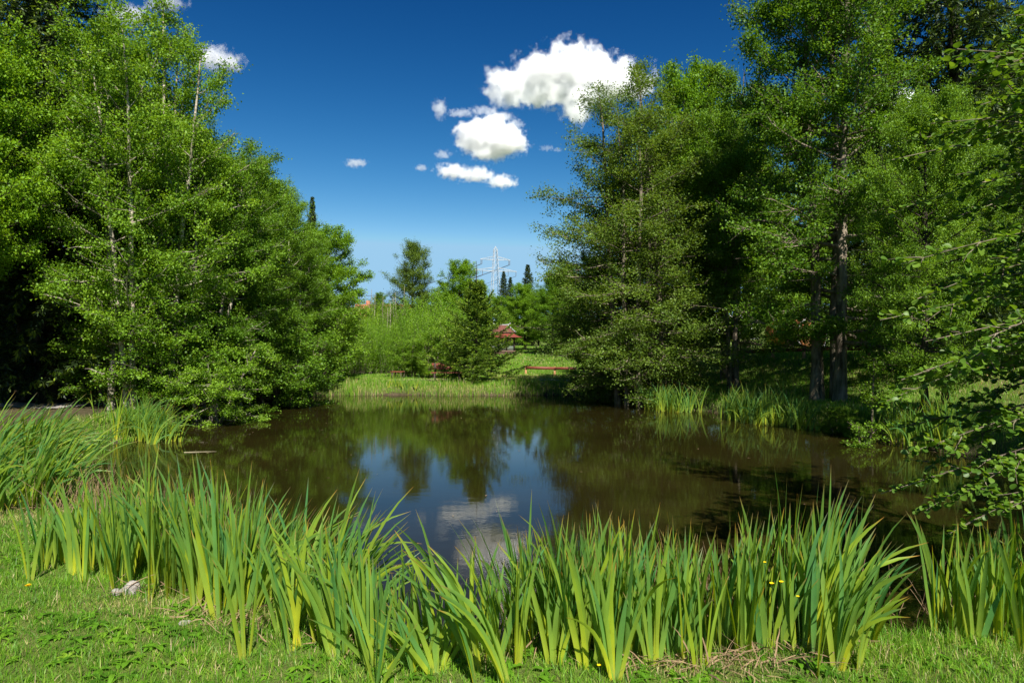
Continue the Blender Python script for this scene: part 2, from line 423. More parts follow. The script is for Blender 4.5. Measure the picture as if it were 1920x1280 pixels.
proto('stems', 'alder_tree', leafy(R_(1), cluster(8, .8, 2.0, 10.5, .075, 3), 10.5, 3.3, 'cone', .10, 240, 9, 160000, (.064, .047), (5, 66), .35, .12), 'bark_pale', 'leaf_birch', 10.5)
proto('alder', 'alder_tree', leafy(R_(2), [(0, 0, .3, .1, 12, .17)], 12, 3.9, 'oval', .14, 95, 13, 120000, (.072, .055), (-8, 55), .35, .14), 'bark_dark', 'leaf_alder', 12)
proto('alder2', 'alder_tree', leafy(R_(12), cluster(3, .5, 1.4, 13, .15, 5), 13, 4.2, 'wide', .12, 130, 12, 140000, (.074, .056), (-10, 55), .3, .14), 'bark_alder', 'leaf_alder', 13)
proto('bright', 'maple_tree', leafy(R_(7), [(0, 0, .2, -.2, 9, .16)], 9, 3.2, 'oval', .14, 85, 12, 85000, (.085, .065), (0, 60), .3, .13), 'bark_dark', 'leaf_bright', 9)
proto('dull', 'ash_tree', leafy(R_(9), cluster(7, .9, 1.5, 12.5, .10, 8), 12.5, 3.9, 'ash', .13, 260, 9, 165000, (.066, .048), (-22, 64), .25, .14), 'bark_alder', 'leaf_dull', 12.5)
proto('spruce', 'spruce_tree', spruce(R_(11), 22, 3.6, 110000, .24, .42, .05, -1.5, (.17, .05), .35), 'bark_dark', 'needle', 22)
proto('young', 'young_spruce_tree', spruce(R_(13), 6.6, 2.75, 56000, .08, .27, .02, -.25, (.105, .042), .5, .17, .8), 'bark_dark', 'needle_young', 6.6)
proto('willow', 'willow_shrub', shoots(R_(15), 110, 4, 1.3, 26000, (.10, .026)), 'bark_alder', 'leaf_bright', 4)
proto('bush', 'hazel_shrub', leafy(R_(17), cluster(8, .35, 1.0, 2.6, .03, 9), 2.6, 1.5, 'oval', .06, 110, 8, 29000, (.062, .046), (0, 60), .3, .09), 'bark_alder', 'leaf_birch', 2.6)
proto('sapling', 'alder_sapling', leafy(R_(19), [(0, 0, .1, 0, 2.4, .02)], 2.4, .65, 'cone', .06, 34, 5, 1900, (.06, .045), (20, 60), .2, .05), 'bark_alder', 'leaf_birch', 2.4)
proto('twiggy', 'birch_sapling', leafy(R_(21), cluster(4, .5, .9, 6, .05, 2), 6, 1.3, 'cone', .2, 60, 7, 3500, (.05, .035), (30, 75), .3, .08), 'bark_pale', 'leaf_dull', 6)
proto('round', 'ash_tree', leafy(R_(29), [(0, 0, .2, .1, 9.6, .16)], 9.6, 2.9, 'oval', .12, 110, 11, 60000, (.09, .06), (0, 62), .35, .16), 'bark_dark', 'leaf_dull', 9.6)
proto('wood', 'wood_alder', leafy(R_(33), [(0, 0, .4, .2, 13, .15), (.5, .3, .9, .8, 11.5, .11)], 13, 3.6, 'oval', .40, 90, 12, 85000, (.078, .060), (0, 55), .35, .15), 'bark_alder', 'leaf_alder', 13)
proto('high', 'maple_tree', leafy(R_(35), [(0, 0, .2, -.2, 9, .14)], 9, 3.0, 'oval', .40, 85, 12, 80000, (.08, .062), (0, 60), .3, .13), 'bark_dark', 'leaf_bright', 9)
proto('limb', 'leaning_alder', leafy(R_(23), [(0, 0, 1.5, -.6, 3.2, .05), (.2, .1, .2, -1.5, 2.6, .045), (-.1, 0, -1.2, -.8, 2.8, .04)], 3.2, 1.9, 'wide', .1, 60, 8, 24000, (.062, .046), (-20, 25), .1, .08), 'bark_pale', 'leaf_birch', 3.2)

# ---- left bank
plant('stems', 272, 17.8, 11.0, 'tall pale-stemmed alder cluster reaching the top edge of the left side', rz=.4, wide=.92)
plant('stems', 362, 19.0, 8.5, 'alder cluster just right of the tallest left alder, above the water', rz=2.1, wide=1.0)
plant('alder', 445, 21.5, 7.6, 'rounded alder with a slanting right outline, middle of the left bank', rz=1.1, wide=1.08)
plant('stems', 528, 25.0, 7.2, 'lower alder behind the slanting ones, before the far-left corner of the pond', rz=3.1, wide=1.1)
plant('bright', 610, 30.0, 6.1, 'yellow-green tree at the right end of the left tree row', rz=.3, wide=1.05)
plant('spruce', 585, 36.0, 9.2, 'brownish pointed spruce top rising behind the left tree row', rz=.3, wide=.8)
plant('limb', 400, 18.2, 2.6, 'low leaning alder with bright leaves hanging over the left shore', rz=.2)
plant('limb', 455, 21.0, 2.7, 'low alder boughs just right of the leaning one, touching the water', rz=5.4, wide=1.1)
plant('bush', 300, 17.9, 2.5, 'leafy bush at the feet of the pale-stemmed alders', 'bush', rz=2.2, wide=1.2)
plant('bush', 225, 18.4, 2.2, 'leafy bush between the gravel path and the pale-stemmed alders', 'bush', rz=3.2, wide=1.2)
plant('bush', 520, 22.6, 2.9, 'leafy bush dipping into the far-left part of the pond', 'bush', rz=1.2, wide=1.2)
plant('bush', 590, 27.8, 3.4, 'leafy bush at the far-left corner of the pond', 'bush', rz=4.2, wide=1.1)
plant('high', -45, 15.5, 7.8, 'bright-leaved maple cut by the left edge of the picture', rz=.9, wide=.8)
plant('spruce', 95, 19.0, 19.5, 'very tall dark spruce behind the bright maple, top-left corner', rz=1.9, wide=1.2)
for i, (px, d, H, k) in enumerate([(-80, 21, 10, 'wood'), (30, 25, 10, 'wood'), (75, 19.5, 9.0, 'wood'), (150, 22, 9.5, 'wood'), (215, 25, 11, 'wood'), (300, 27, 10, 'wood'), (380, 29, 10, 'alder'),
                                   (450, 33, 9.5, 'alder'), (200, 36, 16, 'spruce'), (330, 39, 14, 'spruce'), (60, 33, 18, 'spruce'), (-150, 26, 20, 'spruce'), (520, 38, 9, 'alder'), (120, 42, 14, 'alder'),
                                   (250, 46, 13, 'alder'), (400, 48, 12, 'alder'), (-40, 40, 16, 'alder'), (490, 55, 11, 'alder')]):
    plant(k, px, d, H, 'shaded tree in the dark wood behind the left bank', group='trees of the dark wood on the left', rz=i*1.7)
for i, (px, d, H) in enumerate([(40, 22, 2.6), (120, 24, 3.0), (200, 22, 2.4), (260, 24, 3.0), (330, 26, 3.2), (420, 30, 3.3), (-20, 26, 3.3), (500, 34, 3.2), (90, 30, 3.4), (180, 32, 3.4), (560, 40, 3.5)]):
    plant('bush', px, d, H, 'dark undergrowth bush beneath the left wood', 'bush', 'undergrowth bushes of the left wood', rz=i*1.3, wide=1.2)

for i, (x, y, H, k) in enumerate([(-14.0, 9.0, 12, 'alder'), (-17, 12, 15, 'alder2'), (-13.0, 5.5, 9, 'alder'), (-13.6, 13.2, 10.5, 'alder')]):
    plant(k, 0, y, H, 'tree standing beyond the left edge of the picture', group='trees left of the gravel path', rz=i*2.6, x=x)
# ---- far centre
plant('young', 893, 29.2, 5.2, 'light green young spruce with a bare leader, beside the red bench', 'tree', rz=.5, wide=1.12)
plant('round', 772, 52, 8.3, 'grey-green tree with a rounded top, alone against the sky', rz=.5, wide=.9)
plant('bright', 858, 50, 6.7, 'fresh green tree behind the young spruce, left of the pylon', rz=1.5, wide=1.05)
plant('bright', 898, 56, 5.7, 'yellow-green tree just left of the pylon foot', rz=2.5, wide=.8)
plant('bright', 985, 66, 5.9, 'yellow-green tree behind the small red-roofed hut', rz=4.5, wide=1.15)
plant('bright', 1035, 58, 6.4, 'bright tree half hidden by the big ash tree, right of the hut', rz=.5, wide=1.0)
plant('spruce', 944, 95, 10.3, 'small dark conifer top right beside the pylon', rz=.5, wide=1.35)
plant('spruce', 957, 97, 9.6, 'lower dark conifer top next to the one beside the pylon', rz=1.5, wide=1.35)
plant('spruce', 990, 90, 10.8, 'broad dark conifer between the pylon and the big ash tree', rz=2.5, wide=1.6)
for i, (px, d, H, k) in enumerate([(640, 75, 4.0, 'alder'), (700, 66, 3.2, 'bright'), (745, 60, 3.8, 'alder'), (800, 64, 5.2, 'alder'), (830, 70, 5.2, 'bright'), (880, 72, 5.2, 'alder'), (930, 80, 5.4, 'bright'), (960, 75, 5.2, 'alder'), (1055, 64, 6.5, 'bright'), (715, 72, 4.6, 'alder'),
                                   (1010, 85, 6.6, 'alder'), (1060, 80, 9, 'alder'), (1110, 75, 9, 'alder'), (1160, 82, 10, 'alder'), (1000, 110, 5.5, 'alder'), (900, 105, 4.5, 'alder')]):
    plant(k, px, d, H, 'small round tree in the hedge line behind the meadow', group='trees of the far hedge line', rz=i*1.1, wide=1.15)
for i, (px, d, H) in enumerate([(672, 36, 3.3), (705, 37.5, 3.1), (735, 36.5, 3.0), (765, 38, 3.5), (795, 37, 3.6), (822, 39, 4.0), (850, 38, 4.2), (690, 41, 4.0), (745, 43, 4.6), (785, 44, 5.0), (655, 40, 4.2), (826, 45, 5.4)]):
    plant('willow', px, d, H, 'bright willow shrub in the thicket left of the young spruce', 'shrub', 'willow shrubs of the far thicket', rz=i*.9, wide=1.15)
for i, (px, d, H) in enumerate([(668, 40, 4.6), (700, 43, 4.9), (722, 41, 4.4), (752, 44, 5.2)]):
    plant('twiggy', px, d, H, 'pale almost leafless sapling standing in the willow thicket', 'sapling', 'pale saplings in the thicket', rz=i*1.9)
plant('bush', 770, 32.5, 1.7, 'green bush left of the red bench', 'bush', rz=.2, wide=1.1)
plant('bush', 812, 31.6, 2.0, 'green bush right behind the red bench', 'bush', rz=1.7, wide=.95)
plant('bush', 845, 32.4, 2.6, 'bush between the bench and the young spruce', 'bush', rz=2.7, wide=.8)

# ---- right bank
plant('dull', 1195, 23.6, 12.4, 'big many-stemmed ash tree with drooping olive foliage, right of the meadow', rz=.2, wide=1.12)
plant('alder', 1122, 26.0, 5.6, 'dark slim-trunked tree under the left skirt of the big ash', rz=2.0, wide=.95)
plant('bright', 1275, 27.5, 11.6, 'bright green tree just right behind the big ash', rz=.7, wide=.72)
plant('alder2', 1365, 27.0, 12.2, 'green alder between the bright tree and the tallest alder', rz=1.9, wide=.85)
plant('alder2', 1555, 19.6, 14.0, 'tallest alder on the right with two thick dark trunks', rz=.9, wide=.92)
plant('spruce', 1790, 20.5, 21, 'huge dark spruce near the right edge', rz=.5, wide=1.15)
plant('wood', 1380, 24.5, 9.0, 'straight dark-trunked alder behind the long iris bed', rz=3.3, wide=1.0)
plant('alder', 1735, 14.3, 6.4, 'alder with a lit grey trunk behind the right iris clump', rz=4.3, wide=.8)
plant('alder', 1772, 15.5, 6.8, 'alder with a thinner grey trunk right beside the lit one', rz=1.3, wide=.8)
plant('spruce', 1650, 33.0, 19, 'dark spruce filling the gap behind the tallest alder', rz=2.5, wide=1.1)
for i, (px, d, H, k) in enumerate([(1985, 27, 13, 'alder'), (2150, 25, 13, 'alder'), (2200, 34, 20, 'spruce'), (1480, 34, 12, 'alder'), (1600, 44, 13, 'alder'), (1320, 42, 12.5, 'alder'), (1400, 48, 12, 'bright'),
                                   (1250, 46, 13, 'alder'), (1180, 50, 11.5, 'alder'), (1720, 46, 14, 'alder'), (1820, 38, 14, 'alder'), (1950, 34, 15, 'alder'), (1540, 62, 13, 'alder'), (1450, 72, 13, 'alder'),
                                   (1300, 75, 13, 'alder'), (1650, 70, 14, 'spruce'), (1800, 60, 16, 'alder'), (1900, 52, 15, 'spruce')]):
    plant(k, px, d, H, 'tree in the wood behind the right bank', group='trees of the wood on the right', rz=i*1.37)
plant('sapling', 1632, 14.6, 2.1, 'slender sapling in front of the tallest alder trunks', 'sapling', rz=.4)
plant('sapling', 1618, 13.9, 1.1, 'short leafy sapling at the foot of the slender one', 'sapling', rz=2.4, wide=1.6)
plant('bush', 1570, 16.2, .62, 'low green bush beside the long iris bed', 'bush', rz=.4, wide=1.3)
plant('bush', 1600, 15.6, .50, 'lowest green bush at the water edge below the sapling', 'bush', rz=1.4, wide=1.4)
for i, (x, y, H, k) in enumerate([(11.5, 4.0, 9, 'alder'), (14, 0.0, 10, 'alder'), (12.5, 9, 10, 'alder2'), (9.0, 1.6, 8.5, 'alder'), (7.6, -1.5, 7, 'alder')]):
    plant(k, 0, y, H, 'tree standing beyond the right edge of the pond', group='trees at the right end of the pond', rz=i*2.1, x=x)

# ------------------------------------------------------------------ near alder on the right, large leaves
def near_alder():
    g = R_(31)
    bx, by = 5.6, 4.6
    base = np.array([bx, by, hz1(bx, by)])
    o = thing('near_alder_tree', 'near alder branches with large round leaves reaching in from the right edge', 'tree', tuple(base))
    H = 6.5
    u = np.linspace(0, 1, 12)
    T = np.stack([.3*np.sin(u*3), .2*np.sin(u*4+1), u*H-.2], 1); rad = .11*(1-u)**.8+.012
    tv = [tubes(T[None], rad[None], 10)]
    tips = [(1790, 92, 3.9), (1700, 265, 4.6), (1672, 300, 5.2), (1745, 232, 4.4), (1700, 388, 4.8), (1690, 495, 4.2), (1720, 560, 4.5), (1650, 600, 5.0), (1735, 640, 4.5), (1690, 712, 4.3), (1662, 752, 4.7),
            (1770, 690, 4.6), (1700, 850, 4.6), (1652, 925, 4.9), (1735, 880, 5.2), (1690, 800, 5.3), (1780, 1000, 4.6), (1730, 960, 5.0), (1800, 930, 4.6), (1850, 120, 4.4), (1860, 250, 4.8), (1850, 380, 5.0),
            (1830, 470, 5.2), (1860, 560, 4.6), (1840, 700, 5.2), (1870, 800, 4.6), (1850, 880, 4.9), (1880, 960, 4.3), (1900, 30, 4.6), (1760, 420, 5.6), (1780, 330, 5.8), (1750, 540, 5.8), (1790, 760, 5.6), (1830, 640, 4.2), (1830, 200, 5.5), (1880, 680, 5.4), (1890, 480, 4.3)]
    g2 = R_(77)
    for k in range(26):
        tips.append((g2.uniform(1900, 2300), g2.uniform(-500, 950), g2.uniform(3.9, 7)))
    tp = np.array([pt(*t) for t in tips])-base
    n = len(tp)
    hgt = np.clip(tp[:, 2]*.75+.9+g.normal(0, .2, n), .5, H-.3)
    p0, _ = sample(np.repeat(T[None], n, 0), np.clip((hgt+.2)/H, 0, .99))
    s = np.linspace(0, 1, 10)[None, :, None]
    mid = (p0+tp)/2+np.array([0, 0, .28])+g.normal(0, .12, (n, 3))
    Pp = p0[:, None]*(1-s)**2+2*mid[:, None]*s*(1-s)+tp[:, None]*s**2
    Pp[:, 1:-1] += np.cumsum(g.normal(0, .022, (n, 8, 3)), 1)*np.array([.6, .5, .4, .35, .3, .25, .18, .1])[None, :, None]*2
    tv.append(tubes(Pp, np.maximum(.014*(1-s[..., 0])**.8*np.ones((n, 1)), .0026), 6))
    ns = 26
    ii = np.repeat(np.arange(n), ns); ss = g.uniform(.15, .97, n*ns)
    q0, tg = sample(Pp[ii], ss)
    a = g.choice([-1, 1], n*ns)*np.radians(g.uniform(25, 60, n*ns))
    dd = np.stack([tg[:, 0]*np.cos(a)-tg[:, 1]*np.sin(a), tg[:, 0]*np.sin(a)+tg[:, 1]*np.cos(a), tg[:, 2]+g.normal(.0, .22, n*ns)], 1)
    Ls = g.uniform(.15, .65, n*ns)*(1.25-ss)*1.3
    Ps = grow(g, q0, unit(dd), Ls, 6, -.05, .10)
    tv.append(tubes(Ps, np.maximum(.006*(1-np.linspace(0, 1, 6))[None]*np.ones((n*ns, 1)), .0014), 4))
    # leaves: along secondaries plus tips
    P1, L1 = Ps, Ls
    cnt = np.maximum(3, (Ls/.017).astype(int)); jj = np.repeat(np.arange(len(Ls)), cnt)
    N = len(jj); s1 = g.uniform(.1, 1, N); C1, t1 = sample(Ps[jj], s1)
    k2 = np.repeat(np.arange(n), 75); s2 = g.uniform(.35, 1, len(k2)); C2, t2 = sample(Pp[k2], s2)
    k3 = np.repeat(np.arange(n), 5); C3, t3 = sample(Pp[k3], g.uniform(.95, .999, len(k3)))
    k4 = np.repeat(np.arange(len(Ps)), 2); C4, t4 = sample(Ps[k4], g.uniform(.93, .999, len(k4)))
    C = np.concatenate([C1, C2, C3, C4]); tg = np.concatenate([t1, t2, t3, t4]); N = len(C)
    side = unit(np.cross(tg, np.array([0, 0, 1.])))*g.choice([-1, 1], N)[:, None]
    A = unit(tg*.55+side*.8+g.normal(0, .35, (N, 3))+np.array([0, 0, .05]))
    C = C+A*.012
    Nn = unit(g.normal(0, .42, (N, 3))+np.array([.15, -.15, 1.])); Nn = unit(Nn-A*(Nn*A).sum(1, keepdims=True)); S = np.cross(A, Nn)
    l = g.uniform(.026, .058, N)
    tt = np.array([0, .12, .35, .62, .84, .96, 1.0]); ww = np.array([.02, .24, .40, .44, .33, .16, .05])
    curve = g.normal(-.12, .12, N)
    P = C[:, None]+A[:, None]*(l[:, None]*tt)[..., None]+Nn[:, None]*(l[:, None]*curve[:, None]*tt**2)[..., None]
    V, Q = strips(P, np.repeat(S[:, None], 7, 1), l[:, None]*ww[None], np.repeat(Nn[:, None], 7, 1), .28)
    rnd = np.repeat(np.clip(g.normal(.5, .25, N), 0, 1), 12)
    link('trunk', quads('near alder trunk', *join(tv), M['bark_alder'], smooth=True), o)
    link('crown', quads('near alder crown', V, Q, M['leaf_near'], fattr={'rnd': rnd}), o)
near_alder()

# ------------------------------------------------------------------ irises
def iris_leaf_mat():
    m, nt, out = nmat('iris leaves')
    t = attr(nt, 't'); r = attr(nt, 'rnd')
    along = ramp(nt, [(0, (.34, .40, .09)), (.18, (.23, .35, .045)), (.5, (.135, .26, .040)), (.90, (.11, .235, .045)), (.96, (.20, .19, .06)), (1, (.26, .17, .08))], t)
    tint = ramp(nt, [(0, (.60, .88, 1.35)), (.5, (1.1, 1.03, .9)), (1, (1.85, 1.30, .5))], r)
    c = mixc(nt, 1.0, along, tint, 'MULTIPLY')
    co = obj_co(nt)
    n = noise(nt, 5, 3, .5, co)
    c = mixc(nt, 1.0, c, ramp(nt, [(.3, (.82, .82, .82)), (.7, (1.12, 1.12, 1.12))], n), 'MULTIPLY')
    p = principled(nt, c, .5, .35)
    tr = nt.nodes.new('ShaderNodeBsdfTranslucent'); nt.links.new(mixc(nt, 1.0, c, (2.0, 1.75, .5), 'MULTIPLY'), tr.inputs[0])
    mx = nt.nodes.new('ShaderNodeMixShader'); mx.inputs[0].default_value = .42
    nt.links.new(p.outputs[0], mx.inputs[1]); nt.links.new(tr.outputs[0], mx.inputs[2]); nt.links.new(mx.outputs[0], out.inputs[0])
    return m
M['iris'] = iris_leaf_mat()
M['dry'] = plain('dry reed straw', (.30, .205, .11), (.15, .09, .05), .8, 20)
def iris_mesh(g, n, L, spread, lean=(0, 0), w=.017, fans=2, foot=.07, K=9, droop=.25):
    """fans of sword leaves; lean = horizontal drift of the tips"""
    fa = g.random(fans)*PI; fo = g.normal(0, foot, (fans, 2))
    i = np.arange(n) % fans
    ang = fa[i]+g.normal(0, .22, n)
    pos = g.uniform(-1, 1, n)
    th = pos*spread+g.normal(0, .05, n)
    dirh = np.stack([np.cos(ang), np.sin(ang)], 1)
    base = np.concatenate([fo[i]+dirh*(pos*.022)[:, None], np.full((n, 1), -.04)], 1)
    Ll = L*g.uniform(.45, 1.0, n)**.6*(1-.25*np.abs(pos))
    d0 = np.concatenate([dirh*np.sin(th)[:, None], np.cos(th)[:, None]], 1)+np.array([[lean[0]*.35, lean[1]*.35, 0]])
    d = unit(d0); P = np.empty((n, K, 3)); P[:, 0] = base
    bend = np.sign(th)*g.uniform(0, droop, n); hard = g.random(n) < .10
    bend = bend*np.where(hard, 3.2, 1)
    s = np.linspace(0, 1, K)
    for k in range(1, K):
        acc = np.concatenate([dirh*(bend*s[k]*.45)[:, None]+np.array([[lean[0]*.3*s[k], lean[1]*.3*s[k]]]), (-np.abs(bend)*s[k]*.35-abs(lean[0])*.10*s[k])[:, None]], 1)
        d = unit(d+acc+g.normal(0, .012, (n, 3)))
        P[:, k] = P[:, k-1]+d*(Ll/(K-1))[:, None]
    T = unit(np.gradient(P, axis=1))
    hn = np.concatenate([-dirh[:, 1:2], dirh[:, :1], np.zeros((n, 1))], 1)
    tw = g.normal(0, .28, n)
    S0 = np.cross(T, np.repeat(hn[:, None], K, 1)); S0 = unit(S0)
    Nn = unit(np.cross(S0, T))
    phi = tw[:, None]*(.4+s[None])
    S = S0*np.cos(phi)[..., None]+Nn*np.sin(phi)[..., None]; N2 = unit(np.cross(S, T))
    prof = np.interp(s, [0, .08, .35, .62, .85, .97, 1], [.72, .85, 1.0, .92, .55, .15, .02])
    W = (w*g.uniform(.65, 1.15, n))[:, None]*prof[None]
    V, Q = strips(P, S, W, N2, .22)
    t = np.repeat(np.tile(s, n), 3); r = np.repeat(np.clip(g.normal(.53, .27, n), 0, 1), K*3)
    return V, Q, t, r
g = R_(41)
def iris_at(x, y, L, n, label, group, lean=(0, 0), spread=.34, w=.017, z=None, fans=4, foot=.07, K=9, droop=.25):
    V, Q, t, r = iris_mesh(g, n, L, spread, lean, w, fans, foot, K, droop)
    me = quads('iris_plant', V, Q, M['iris'], pattr={'t': t, 'rnd': r}, smooth=True)
    zz = hz1(x, y) if z is None else z
    o = link('iris_plant', me, None, (x, y, max(zz, -.05)))
    tag(o, label, 'iris plant', group)
    return o
def iris_row(pts, n, L, nleaf, label, group, lean=(0, 0), depth=.0, spread=.18, w=.0135, zg=.42, droop=.13, foot=.13, jx=.05):
    if zg > .3: L = np.atleast_1d(L)*1.17; nleaf *= 2.5
    pts = np.array(pts, float); L = np.atleast_1d(L)
    for k in range(n):
        f = (k+.5)/n; q = f*(len(pts)-1)
        px = np.interp(q, range(len(pts)), pts[:, 0]); py = np.interp(q, range(len(pts)), pts[:, 1])
        x, y = ground_pt(px, py, zg)
        x += g.normal(0, jx); y += g.normal(0, .03)+g.random()*depth
        l = np.interp(f, np.linspace(0, 1, len(L)), L)*g.uniform(.86, 1.08)
        ln = lean if not callable(lean) else lean(f)
        iris_at(x, y, l, max(4, int(nleaf*g.uniform(.7, 1.3))), label, group, (ln[0]+g.normal(0, .08), ln[1]+g.normal(0, .08)), spread, w, droop=droop, foot=foot)
GL, GC, GR = 'irises in the left front bed', 'irises in the middle of the front edge', 'irises in the right front bed'
# front edge of the near bank
iris_row([(115, 1062), (235, 1075)], 7, [.66, .78], 7, 'small upright iris at the left end of the left front bed', 'irises at the left end of the front bed', (-.05, 0))
iris_row([(250, 1085), (360, 1115), (450, 1150)], 9, [.90, .98], 9, 'tall iris on the lawn side of the left front bed', GL+', lawn side', (-.05, 0), w=.0145)
iris_row([(210, 1040), (340, 1060), (480, 1090)], 13, [.85, 1.0], 9, 'tall iris in the middle of the left front bed', GL, (.0, 0), .25)
iris_row([(300, 1010), (430, 1025), (560, 1070)], 14, [.9, 1.02], 9, 'tall iris on the water side of the left front bed', GL+', water side', (.15, 0), .35)
iris_row([(480, 1140), (560, 1160), (610, 1180)], 8, [1.0, .95], 9, 'iris at the right end of the left front bed, leaning over the water', GL+', right end', (.36, .1), .45, droop=.28)
iris_row([(560, 1190), (640, 1215)], 4, [.84, .8], 7, 'tall narrow iris right of the left front bed', 'narrow irises right of the left bed', (-.12, 0))
iris_row([(640, 1205), (740, 1225), (900, 1232)], 10, [.68, .56, .62], 7, 'shorter iris in front of the open water gap', GC, (0, 0), .12)
iris_row([(820, 1232)], 1, .52, 12, 'low fan-shaped iris with splayed leaves in the middle of the front edge', None, (0, 0), spread=.75)
iris_row([(940, 1240), (968, 1238)], 2, [.86, .84], 10, 'iris leaning left beside the dark gap in the bank', 'left-leaning irises beside the gap', (-.42, 0), spread=.20, w=.016)
iris_row([(1000, 1230), (1100, 1222), (1200, 1215), (1330, 1208)], 13, [.84, .86, .82], 9, 'iris on the lawn side of the right front bed', GR+', lawn side', (0, 0), .1, w=.0145)
iris_row([(1010, 1190), (1120, 1180), (1340, 1170)], 14, [.92, .92], 9, 'iris in the middle of the right front bed', GR, (0, 0), .2)
iris_row([(1080, 1150), (1200, 1140), (1400, 1140)], 12, [.96, .94], 8, 'iris on the water side of the right front bed', GR+', water side', (.05, 0), .2)
iris_row([(1380, 1205), (1520, 1200)], 6, [.86, 1.0], 9, 'tall iris near the yellow buttercups', GR+', by the buttercups', (.05, 0), .12, w=.0155)
iris_row([(1400, 1165), (1520, 1165)], 5, [.96, 1.06], 8, 'tallest iris of the front bed, behind the buttercups', GR+', behind the buttercups', (.1, 0), .15)
iris_row([(1545, 1232), (1600, 1228)], 3, [.86, .8], 8, 'iris bending far right at the end of the right front bed', 'right-bending irises', (.24, 0), spread=.26, w=.0155, droop=.25)
iris_row([(1835, 1195), (1970, 1195)], 5, [.66, .74], 8, 'shaded iris in the clump at the bottom right corner', 'irises of the bottom right clump', (-.05, 0), .15, w=.0145)
iris_row([(1875, 1160), (2030, 1165)], 7, [.78, .84], 9, 'shaded iris at the back of the bottom right clump', 'irises at the back of the bottom right clump', (-.1, 0), .3)
# left clump
iris_row([(-90, 975), (20, 965), (95, 945)], 9, [.98, .95], 11, 'iris on the lawn side of the big left clump', 'irises of the big left clump, lawn side', (.35, 0), .2, droop=.35, foot=.12)
iris_row([(-130, 930), (0, 915), (90, 905)], 11, [1.05, 1.1], 12, 'iris leaning right in the middle of the big left clump', 'irises of the big left clump', (.55, .1), .7, droop=.4, foot=.14)
iris_row([(-60, 880), (60, 880)], 7, [1.08, 1.1], 12, 'iris at the water edge of the big left clump', 'irises of the big left clump, water edge', (.6, .1), .7, droop=.5, foot=.14)
# mid-distance clumps
iris_row([(205, 818), (300, 822)], 15, [1.3, 1.2], 24, 'iris of the bushy clump standing on the shaded left shore', 'irises of the left shore clump', (.25, 0), .9, droop=.45, zg=.1, foot=.18)
iris_row([(1365, 782), (1440, 790), (1530, 800)], 26, [1.25, 1.35, 1.25], 24, 'iris of the long sunlit bed on the right shore', 'irises of the long right shore bed', (.1, 0), .9, droop=.4, zg=.1, foot=.2)
iris_row([(1218, 764), (1300, 770)], 14, [1.2, 1.2], 22, 'iris of the shaded clump left of the long right bed', 'irises of the shaded right shore clump', (.0, 0), 1.0, droop=.35, zg=.1, foot=.2)
iris_row([(1715, 826), (1830, 840)], 14, [1.25, 1.25], 20, 'iris of the dark clump behind the near alder leaves', 'irises of the dark right shore clump', (.0, 0), .8, droop=.3, zg=.15, foot=.18)
iris_row([(728, 738), (790, 738)], 9, [.8, .8], 10, 'yellow-green iris at the far shore left of the bench', 'irises at the far shore', (0, 0), .5, zg=.05, foot=.15)

# ------------------------------------------------------------------ grasses (nobody could count them)
def grass_mat():
    m, nt, out = nmat('grass blades')
    r = attr(nt, 'rnd')
    c = ramp(nt, [(0, (.045, .125, .009)), (.45, (.105, .250, .013)), (.80, (.21, .36, .025)), (.88, (.36, .34, .10)), (1, (.50, .40, .24))], r)
    p = principled(nt, c, .5, .3); tr = nt.nodes.new('ShaderNodeBsdfTranslucent'); nt.links.new(mixc(nt, 1.0, c, (1.7, 1.5, .6), 'MULTIPLY'), tr.inputs[0])
    mx = nt.nodes.new('ShaderNodeMixShader'); mx.inputs[0].default_value = .35
    nt.links.new(p.outputs[0], mx.inputs[1]); nt.links.new(tr.outputs[0], mx.inputs[2]); nt.links.new(mx.outputs[0], out.inputs[0]); return m
M['grass'] = grass_mat()
def vn(x, y, s, seed=0):
    return (np.sin(x*s+seed)+np.sin(y*s*1.17+seed*2.1)+np.sin((x+y)*s*.73+seed*.7)+np.sin((x-1.7*y)*s*.57+seed*1.3))/4
def blades(g, x, y, L, w, rnd, lean=.35, K=4, z=None):
    n = len(x); z = hz(x, y) if z is None else z
    a = g.random(n)*6.28; dirh = np.stack([np.cos(a), np.sin(a), np.zeros(n)], 1)
    ln = np.abs(g.normal(0, lean, n)); b = g.uniform(.1, .9, n)*ln
    s = np.linspace(0, 1, K)
    P = np.stack([x, y, z-.01], 1)[:, None]+(L[:, None]*s)[..., None]*np.array([0, 0, 1.])*(1-.25*b[:, None, None]*s[None, :, None])+dirh[:, None]*(L[:, None]*(ln[:, None]*s*.5+b[:, None]*s**2*1.1))[..., None]
    a2 = a+PI/2+g.normal(0, .7, n)
    S = np.stack([np.cos(a2), np.sin(a2), np.zeros(n)], 1)
    W = w[:, None]*np.interp(s, [0, .5, .85, 1], [.8, 1, .6, .05])[None]
    V = np.stack([P-S[:, None]*W[..., None], P+S[:, None]*W[..., None]], 2)
    idx = np.arange(n*K*2).reshape(n, K, 2)
    Q = np.stack([idx[:, :-1, 0], idx[:, :-1, 1], idx[:, 1:, 1], idx[:, 1:, 0]], -1)
    return V.reshape(-1, 3), Q.reshape(-1, 4), np.repeat(rnd, K-1)
def grass_obj(name, label, sets):
    VQ = join([(a, b) for a, b, c in sets]); r = np.concatenate([c for a, b, c in sets])
    tag(link(name, quads(name, *VQ, M['grass'], fattr={'rnd': r})), label, 'grass', kind='stuff')
def frustum_pts(g, n, d0, d1, px0=-60, px1=1980):
    d = np.sqrt(g.uniform(d0**2, d1**2, n)); px = g.uniform(px0, px1, n)
    return (px-960)/F*d, d
g = R_(51)
sets = []
x, y = frustum_pts(g, 330000, 3.0, 9.5)
